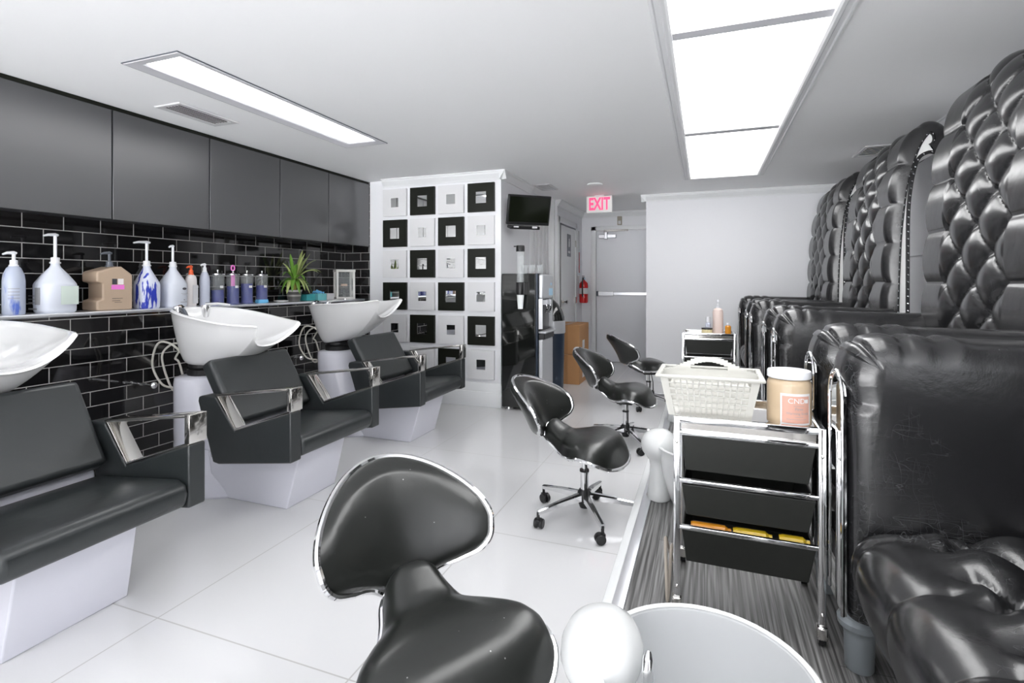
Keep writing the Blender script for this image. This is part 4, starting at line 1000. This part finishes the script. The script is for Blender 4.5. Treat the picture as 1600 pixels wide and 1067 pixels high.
# ------------------------------------------------------------------ pedicure thrones (origin on platform, front centre, +x towards the wall)
def tuft(a, b, be):
    """0..1 pillow height; b is across, beyond be the pleats run straight"""
    if abs(b) <= be:
        h = (abs(math.sin(PI * (a + b))) * abs(math.sin(PI * (a - b)))) ** .5
        ra = a - round(a * 2) / 2; rb_ = b - round(b * 2) / 2
        i, j = round(a * 2), round(b * 2)
        if (i + j) % 2 == 0:
            d2 = (ra * 1.0) ** 2 + (rb_) ** 2; h -= .45 * math.exp(-d2 / .006)
        return h
    f = (abs(b) - be)
    h0 = abs(math.sin(PI * (a + be))) ** .38 * .95
    return h0
def throne(yc, label, simple=False):
    t = thing('pedicure_throne', label, 'pedicure chair', (.37, yc, ZP), 0, 'pedicure thrones')
    HB = .535
    out = [(.72, .40), (.718, .60), (.716, .80), (.716, 1.0), (.722, 1.25), (.735, 1.50), (.762, 1.75), (.800, 1.92), (.845, 2.045), (.90, 2.12), (.955, 2.128), (1.0, 2.09), (1.012, 2.03), (.995, 1.98), (.965, 1.955)]
    P_ = cr_spline([(x, 0, z) for x, z in out], 8, False)
    # arc-length
    cum = [0]
    for i in range(1, len(P_)): cum.append(cum[-1] + (P_[i] - P_[i - 1]).length)
    Ltot = cum[-1]
    def at(s):
        s = min(max(s, 0), Ltot)
        for i in range(1, len(cum)):
            if cum[i] >= s:
                q = (s - cum[i - 1]) / max(1e-9, cum[i] - cum[i - 1]); p = P_[i - 1].lerp(P_[i], q); tn = (P_[i] - P_[i - 1]).normalized(); break
        # smoothed tangent
        i0 = max(0, i - 4); i1 = min(len(P_) - 1, i + 3); tn = (P_[i1] - P_[i0]).normalized()
        return p, Vector((-tn.z, 0, tn.x))
    SA = .250; SB = .28; be = 1.0; R_ = .05
    def bf(a, b):
        s = a * Ltot; y = (b * 2 - 1) * HB; p, n = at(s)
        bb = y / SB
        h = tuft(s / SA, bb, be) * .034
        ed = (HB - abs(y)) / R_
        rr = 0
        if ed < 1:
            rr = R_ * (1 - math.sqrt(max(0, 1 - (1 - ed) ** 2))); h *= max(0, ed) ** .5
        ef = min(1, (1 - a) / .03)
        return p + n * (h * ef + .0 - rr) + Vector((0, y, 0))
    nu, nv = (230, 150)
    m_ = MB(); m_.grid(bf, nu, nv)
    m_.build('backrest', 'tuft', t, ang=3)
    # back face + core
    nail = [(at(s)[0] - at(s)[1] * .052) for s in [Ltot * k / 60 for k in range(61)]]
    rear = cr_spline([(.965, 0, 1.95), (.93, 0, 1.955), (.885, 0, 1.93), (.86, 0, 1.87), (.836, 0, 1.73), (.824, 0, 1.55), (.822, 0, 1.2), (.822, 0, .8), (.822, 0, .40)], 6, False)
    for s_ in (-1, 1):
        y = s_ * (HB - .018)
        pts = [Vector((p.x, y, p.z)) for p in nail] + [Vector((p.x, y, p.z)) for p in rear]
        n_ = len(pts)
        m_ = MB(); m_.add(pts + [Vector((p.x, y - s_ * .03, p.z)) for p in pts], [tuple(range(n_)), tuple(range(2 * n_ - 1, n_ - 1, -1))] + [(i, i + n_, (i + 1) % n_ + n_, (i + 1) % n_) for i in range(n_)])
        pn_ = m_.build('side_panel', 'sidewhite', t, smooth=False)
        # piping bands with nails
        for path, nm in ((nail, 'front_nail_band'), (rear, 'rear_nail_band')):
            m_ = MB(); pp = [Vector((p.x, y + s_ * .004, p.z)) for p in path]
            m_.bar(pp, .020, .012, up=(0, 1, 0))
            L_ = 0; nxt = .02; 
            for i in range(1, len(pp)):
                seg = (pp[i] - pp[i - 1]).length
                while L_ + seg > nxt:
                    q = (nxt - L_) / seg; c = pp[i - 1].lerp(pp[i], q)
                    m_.sphere(c + Vector((0, s_ * .006, 0)), .0062, 4, mi=1); nxt += .045
                L_ += seg
            m_.build(nm, ['throne', 'chrome'], pn_, ang=.5)
    m_ = MB(); rr = [Vector((p.x + .004, 0, p.z)) for p in rear]
    m_.rings([[Vector((p.x, -HB + .02, p.z)), Vector((p.x, HB - .02, p.z))] for p in rr], closed=False); m_.build('back_cover', 'sidewhite', t)
    # arms
    for s_ in (-1, 1):
        yc_ = s_ * .55; hw = .11
        path = [(.018, .19), (.018, .30), (.018, .60), (.012, .80), (.004, .855), (.006, .90), (.022, .945), (.05, .972), (.09, .988), (.15, .992), (.4, .988), (.72, .985)]
        PP = cr_spline([(x, 0, z) for x, z in path], 10, False)
        c2 = [0]
        for i in range(1, len(PP)): c2.append(c2[-1] + (PP[i] - PP[i - 1]).length)
        prof = [-1 + 2 * k / 22 for k in range(23)]
        rings = []
        for i, p in enumerate(PP):
            i0 = max(0, i - 2); i1 = min(len(PP) - 1, i + 2); tn = (PP[i1] - PP[i0]).normalized(); n = Vector((-tn.z, 0, tn.x))
            s = c2[i]; rad = .075 if p.z > .8 else .05
            # pleats across the front roll
            pl = 0
            for sp_ in (.80, .90, .985):
                pl -= .010 * math.exp(-((s - sp_) / .010) ** 2)
            pl += .006 * (1 if .76 < s < 1.05 else 0)
            ring = []
            for q in prof:
                y = q * hw; e = (hw - abs(y)) / rad; rr = 0
                if e < 1: rr = rad * (1 - math.sqrt(max(0, 1 - (1 - e) ** 2)))
                ring.append(p - n * rr + n * pl + Vector((0, yc_ + y, 0)))
            rings.append(ring)
        m_ = MB(); m_.rings(rings, closed=False)
        for k_ in (0, -1):
            side = [r_[k_] for r_ in rings]; base = [Vector((.72, side[0].y, .19))]
            m_.add(side + base, [tuple(range(len(side) + 1))])
        am = m_.build('arm', 'throne', t, ang=1.2)
        # arched metal front plate
        arch = [(-.082, .19), (-.082, .70)] + [(-.082 * math.cos(PI * k / 12), .80 + .085 * math.sin(PI * k / 12) if 0 <= k <= 12 else 0) for k in range(13)] + [(.082, .70), (.082, .19)]
        fp = MB().prism([(yc_ + p[0], p[1]) for p in arch], .002, .012, 'X').build('front_plate', 'mirror', am, smooth=False)
        fp['label'] = 'mirror-like arched front plate'
        MB().tube([(.002, yc_ + p[0], p[1]) for p in arch], .0055, 8).build('plate_edge', 'chrome', am)
    # seat
    SW = .445
    sprof = [(.16, .15), (.12, .17), (.08, .22), (.042, .29), (.020, .36), (.032, .418), (.075, .452), (.14, .462), (.3, .462), (.5, .455), (.73, .45)]
    SP = cr_spline([(x, 0, z) for x, z in sprof], 8, False); c3 = [0]
    for i in range(1, len(SP)): c3.append(c3[-1] + (SP[i] - SP[i - 1]).length)
    LS = c3[-1]
    def ats(s):
        for i in range(1, len(c3)):
            if c3[i] >= s - 1e-9:
                q = (s - c3[i - 1]) / max(1e-9, c3[i] - c3[i - 1]); p = SP[i - 1].lerp(SP[i], q); break
        i0 = max(0, i - 5); i1 = min(len(SP) - 1, i + 4); tn = (SP[i1] - SP[i0]).normalized()
        return p, Vector((-tn.z, 0, tn.x))
    def sf(a, b):
        s = a * LS; y = (b * 2 - 1) * SW; p, n = ats(s)
        # rows start on top of the front roll; below it straight pleats run down the roll
        a_ = y / .25; b_ = (s - .66) / .22
        if s < .50:
            h = abs(math.sin(PI * (a_ + .5 + (.50 - .66) / .22 * 0))) ** .5 * .05
            bb0 = (.50 - .66) / .22; k = min(1, (.50 - s) / .06); h1 = tuft(a_ + .0, bb0, 9) * .055
            hp = abs(math.sin(PI * (a_ + round(bb0 * 2) / 2))) ** .5 * .024
            h = lerp(h1, hp, k)
        else:
            h = tuft(a_, b_, 9) * .055
        ed = (SW - abs(y)) / .05
        if ed < 1: h = h * max(0, ed) ** .5 - .03 * (1 - ed) ** 2
        if a < .04: h *= a / .04
        return p + n * h + Vector((0, y, 0))
    m_ = MB(); m_.grid(sf, 110, 110); m_.build('seat', 'tuft', t, ang=3)
    MB().box2((.10, -.44, .12), (.72, .44, .40)).box2((.10, -.43, .125), (.16, .43, .15)).build('seat_frame', 'blkmat', t, bevel=.01)
    for (x, y) in ((.062, -.55), (.062, .55), (.68, -.50), (.68, .50)):
        MB().lathe([(0, 0), (.034, 0), (.038, .006), (.040, .10), (.044, .118), (.056, .130), (.058, .146), (.048, .158), (.046, .192), (0, .192)], c=(x, y, 0), n=20).build('foot', 'foot', t)
    return t
THR = throne(1.26, 'nearest black tufted throne, its seat filling the lower right corner')
dup(THR, (.37, 2.78, ZP), 0, 'black tufted throne whose tall back is cut by the right edge of the photo')
dup(THR, (.37, 4.43, ZP), 0, 'black tufted throne whose scroll-topped back shows a white nail-trimmed side')
dup(THR, (.37, 6.00, ZP), 0, 'farthest black tufted throne, against the far white wall')

# ------------------------------------------------------------------ pedicure bowls
def bowl(yc, label, xo=0):
    t = thing('pedicure_bowl', label, 'foot bath', (xo, yc, ZP), 0, 'pedicure bowls')
    MB().lathe([(0, 0), (.15, 0), (.165, .01), (.185, .06), (.212, .15), (.228, .25), (.232, .28), (.240, .292), (.243, .30), (.236, .306), (.226, .302)], n=48, cap1=False).build('bowl', 'bowl', t)
    MB().lathe([(.229, .301), (.224, .296), (.218, .25), (.205, .16), (.18, .09), (.13, .06), (0, .055)], n=48, cap0=False).build('liner', 'bowl_in', t)
    m_ = MB(); c = (-.228, .02, 0)
    m_.lathe([(0, 0), (.062, 0), (.066, .008), (.058, .05), (.050, .12), (.048, .17), (.052, .20), (.07, .225), (.088, .25), (.096, .275), (.094, .302), (.080, .33), (.055, .350), (.025, .361), (0, .364)], c=c, n=36, sy=1.3)
    m_.build('foot_rest', 'bowl', t, ang=1.5)
    m_ = MB(); m_.tube([(-.112, -.085, .16), (-.112, -.085, .33), (-.112, -.08, .355), (-.112, -.07, .365)], [.013, .013, .011, .006], 14); m_.build('spout', 'chrome', t)
    return t
B0 = bowl(1.205, 'white round foot bath with a rounded foot rest, at the bottom of the photo')
dup(B0, (-.0, 2.86, ZP), 0, 'white foot bath with a ball-shaped foot rest, behind the near trolley')
dup(B0, (-.0, 4.50, ZP), 0, 'white foot bath mostly hidden behind the plastic basket')

# ------------------------------------------------------------------ trolleys
def trolley(loc, rz, label, full=True):
    t = thing('salon_trolley', label, 'trolley', loc, rz, 'drawer trolleys')
    W2, D2, H2 = .219, .36, .69
    # two side frames (inverted U hoops front to back)
    for s_ in (-1, 1):
        x = s_ * W2
        m_ = MB(); m_.bar([(x, .0, .06), (x, 0, H2 - .012), (x, D2, H2 - .012), (x, D2, .06)], .018, .022, up=(1, 0, 0)); 
        m_.build('side_frame', 'chrome', t, smooth=False, bevel=.002)
        for y in (0, D2):
            m_ = MB(); m_.box((x, y, .045), (.032, .035, .042)); m_.build('caster_hood', 'steel', t, bevel=.006)
            MB().lathe([(0, -.010), (.022, -.010), (.022, .010), (0, .010)], c=(x, y + .008, .0222), n=16, rot=Matrix.Rotation(PI / 2, 3, 'Y')).build('wheel', 'blk', t)
        m_ = MB()
        for z in (.10, .60): m_.sphere((x, -.011, z), .006, 5, sc=(1, .6, 1))
        m_.build('screw', 'steel', t)
    for y, z, w_ in ((0, H2 - .012, .022), (D2, H2 - .012, .022), (-.001, H2 - .058, .016), (-.004, .468, .014), (-.004, .308, .014)):
        MB().box((0, y, z), (2 * W2 - .018, w_, w_)).build('crossbar', 'chrome', t, smooth=False, bevel=.002)
    MB().box((0, D2 / 2, H2 - .022), (2 * W2 - .02, D2 - .02, .008)).box((0, .006, H2 - .04), (2 * W2 - .03, .003, .03)).build('tray', 'steel', t, smooth=False)
    for k, (z0, z1) in enumerate(((.50, .628), (.345, .455), (.185, .300))):
        b = [Vector((-W2 + .03, .010, z0)), Vector((W2 - .035, .010, z0)), Vector((W2 - .035, D2 - .02, z0)), Vector((-W2 + .03, D2 - .02, z0))]
        u = [Vector((-W2 + .016, -.004, z1)), Vector((W2 - .016, -.004, z1)), Vector((W2 - .016, D2 - .01, z1)), Vector((-W2 + .016, D2 - .01, z1))]
        ui = [p + Vector((.006 if p.x < 0 else -.006, .006 if p.y < .1 else -.006, 0)) for p in u]; bi = [Vector((p.x + (.006 if p.x < 0 else -.006), p.y + (.006 if p.y < .1 else -.006), z0 + .006)) for p in b]
        MB().rings([b, u, ui, bi]).build('drawer', 'drawer', t, bevel=.003)
    return t
TR = trolley((.129, 1.882, ZP), math.radians(-1), 'chrome drawer trolley in the foreground, with a white basket and a scrub jar on top')
dup(TR, (.035, 5.02, ZP), 0, 'far chrome drawer trolley near the white wall, with lotion bottles on top')
TZ = ZP + .69 - .018
# items lying in the bottom drawer
for k, (x, l_, m_, lb) in enumerate(((.02, .13, 'amber', 'amber bottle lying at the left of the open trolley drawer'), (.15, .12, 'yellow', 'yellow bottle lying at the middle of the open trolley drawer'), (.275, .09, 'yellow', 'yellow bottle lying at the right of the open trolley drawer'))):
    o = MB().lathe([(0, -l_ / 2), (.014, -l_ / 2), (.017, -l_ / 2 + .01), (.017, l_ / 2 - .02), (.009, l_ / 2 - .01), (.009, l_ / 2), (0, l_ / 2)], n=14, rot=Matrix.Rotation(PI / 2, 3, 'Y')).build('bottle', m_)
    o.location = (x + .0, 1.915, ZP + .302); tag(o, lb, 'bottle', 'bottles in the trolley drawer')

# plastic basket
t = thing('storage_basket', 'white plastic basket with a square-hole grid and an arched handle on the near trolley', 'basket', (.015, 2.035, TZ + .001), math.radians(-1))
BW0, BW1, BD0, BD1, BH = .135, .165, .085, .115, .150
def lat(side):
    """lattice wall: side 0..3"""
    m_ = MB(); n = 13 if side % 2 == 0 else 8; nr = 6
    hw = [BW0, BD0, BW0, BD0][side]; hw1 = [BW1, BD1, BW1, BD1][side]; dd0 = [BD0, BW0, BD0, BW0][side]; dd1 = [BD1, BW1, BD1, BW1][side]
    R4 = Matrix.Rotation(PI / 2 * side, 3, 'Z')
    def pt(q, z): # q in -1..1
        f = z / BH; return R4 @ Vector((q * lerp(hw, hw1, f), -lerp(dd0, dd1, f), z))
    nrm = (R4 @ Vector((0, -1, -.2))).normalized()
    th = .0022
    def strip(a, b, c, d):
        V = [a, b, c, d] + [p - nrm * th for p in (a, b, c, d)]
        m_.add(V, [(0, 1, 2, 3), (7, 6, 5, 4), (0, 4, 5, 1), (1, 5, 6, 2), (2, 6, 7, 3), (3, 7, 4, 0)])
    z0, z1 = .012, BH - .008
    qe = .84
    strip(pt(-1, 0), pt(1, 0), pt(1, z0), pt(-1, z0)); strip(pt(-1, z1), pt(1, z1), pt(1, BH), pt(-1, BH))
    strip(pt(-1, z0), pt(-qe, z0), pt(-qe, z1), pt(-1, z1)); strip(pt(qe, z0), pt(1, z0), pt(1, z1), pt(qe, z1))
    bw = qe * 2 / n * .13; bh = (z1 - z0) / nr * .13
    for i in range(1, n):
        q = -qe + 2 * qe * i / n; strip(pt(q - bw, z0), pt(q + bw, z0), pt(q + bw, z1), pt(q - bw, z1))
    for j in range(1, nr):
        z = z0 + (z1 - z0) * j / nr; strip(pt(-qe, z - bh), pt(qe, z - bh), pt(qe, z + bh), pt(-qe, z + bh))
    return m_
for sd in range(4): lat(sd).build('lattice_wall', 'plastic_c', t, smooth=False, merge=False)
MB().box2((-BW0, -BD0, 0), (BW0, BD0, .003)).build('floor_panel', 'plastic_c', t, smooth=False)
MB().box2((-BW0 + .004, -BD0 + .004, .004), (BW0 - .004, BD0 - .004, .112)).build('hole_brightener', 'liner', t, smooth=False)  # added inner box, makes the lattice holes look lit
rs = []
for o_, zz in ((-.002, BH - .012), (.012, BH - .010), (.014, BH - .004), (.012, BH), (-.002, BH + .001), (-.006, BH - .004)):
    rs.append([Vector((sx * (BW1 + o_), sy * (BD1 + o_), zz)) for sx, sy in ((-1, -1), (1, -1), (1, 1), (-1, 1))])
MB().rings(rs, False, False).build('rim', 'plastic_c', t, bevel=.002)
# handle: arched plate across the middle with a grip slot
N_ = 26; m_ = MB()
tops = []; bots = []
for k in range(N_ + 1):
    x = lerp(-BW1, BW1, k / N_); q = x / BW1
    zt = BH + .052 * (math.cos(q * PI) * .5 + .5) ** .8
    tops.append((x, zt))
slot = lambda x: abs(x) < .058
for k in range(N_):
    (xa, za), (xb, zb_) = tops[k], tops[k + 1]
    xm = (xa + xb) / 2
    if slot(xm):
        m_.box2((xa, -.006, min(za, zb_) - .016), (xb, .006, max(za, zb_) - .0)); m_.box2((xa, -.004, BH - .035), (xb, .004, BH + .008))
    else: m_.box2((xa, -.004, BH - .035), (xb, .004, (za + zb_) / 2))
m_.build('handle', 'plastic_c', t, smooth=False)

# scrub jar
t = thing('scrub_jar', 'wide jar of beige scrub with a white lid and a peach label, beside the basket', 'jar', (.268, 1.975, TZ + .001), 0)
RJ = .068
MB().lathe([(0, 0), (RJ - .006, 0), (RJ, .006), (RJ, .135), (RJ - .004, .148), (RJ - .010, .153), (0, .153)], n=40).build('jar_body', 'cream', t)
MB().lathe([(0, .155), (RJ - .004, .155), (RJ - .001, .158), (RJ - .001, .176), (RJ - .003, .180), (0, .181)], n=40).build('lid', 'plastic_w', t)
aj = math.atan2(-1.975, -.268) + .34
label_patch(t, 'label_border', 'white', RJ, .010, .112, aj - .72, aj + .72, 20, .0006)
label_patch(t, 'label', 'label_p', RJ, .016, .104, aj - .64, aj + .64, 20, .0011)
def curved_text(name, body, size, a, z, m_, r):
    o = text(name, body, size, Matrix.Identity(4), m_, t, ext=.0002)
    for v in o.data.vertices:
        th = a + v.co.x / r; zz = v.co.y + z; rr = r + .0016 + v.co.z
        v.co = Vector((rr * math.cos(th), rr * math.sin(th), zz))
curved_text('lettering', 'CND', .024, aj + .0, .088, 'white', RJ)
curved_text('small_lettering', 'Firm', .014, aj + .1, .062, 'label_d', RJ)
curved_text('small_lettering', 'Warming Scrub', .011, aj + .05, .048, 'label_d', RJ)
label_patch(t, 'logo_square', 'white', RJ, .082, .094, aj + .38, aj + .56, 6, .0016)
label_patch(t, 'print_line', 'label_d', RJ, .072, .0732, aj - .15, aj + .35, 6, .0016)
label_patch(t, 'print_line', 'label_d', RJ, .036, .0372, aj - .1, aj + .3, 6, .0016)
label_patch(t, 'print_line', 'label_d', RJ, .028, .0292, aj - .45, aj + .45, 6, .0016)

# things on the far trolley
def on_far(x, y): return (x, y, TZ + .001)
t = thing('pump_bottle', 'pale pink pump bottle on the far trolley', 'bottle', on_far(.115, 5.15), 0)
MB().lathe([(0, 0), (.043, 0), (.046, .006), (.046, .20), (.04, .225), (.018, .24), (0, .24)], n=28).build('bottle_body', 'pinkb', t)
pump(t, .238, .017, .065, .03)
t = thing('cream_jar', 'small pale yellow jar with a black lid on the far trolley', 'jar', on_far(.02, 5.10), 0)
MB().lathe([(0, 0), (.045, 0), (.047, .004), (.047, .045), (0, .045)], n=24).build('jar_body', 'creamjar', t)
MB().lathe([(0, .045), (.048, .045), (.048, .058), (0, .058)], n=24).build('lid', 'blk', t)
t = thing('lotion_bottle', 'small clear bottle with a white cap behind the pale yellow jar', 'bottle', on_far(.03, 5.24), 0)
MB().lathe([(0, 0), (.022, 0), (.024, .004), (.024, .085), (.012, .10), (0, .10)], n=20).build('bottle_body', 'silver2', t)
MB().lathe([(0, .10), (.019, .10), (.019, .15), (0, .15)], n=20).build('cap', 'plastic_w', t)
t = thing('oil_bottle', 'small amber oil bottle with a white cap at the right of the far trolley', 'bottle', on_far(.20, 5.12), 0)
MB().lathe([(0, 0), (.024, 0), (.026, .004), (.026, .075), (.012, .085), (0, .085)], n=20).build('bottle_body', 'amber', t)
MB().lathe([(0, .085), (.014, .085), (.014, .105), (0, .105)], n=20).build('cap', 'plastic_w', t)

# cable beside the near trolley
tag(MB().tube(cr_spline([(-.118, 2.22, ZP + .007), (-.132, 2.10, ZP + .12), (-.136, 2.0, ZP + .20), (-.130, 1.955, ZP + .10), (-.125, 1.94, ZP + .007), (-.120, 1.97, ZP + .08), (-.117, 2.06, ZP + .15), (-.116, 2.28, ZP + .007)], 8, False), .006, 8).build('power_cable', 'beige'), 'looped beige cable on the wood floor at the left of the near trolley', 'cable')
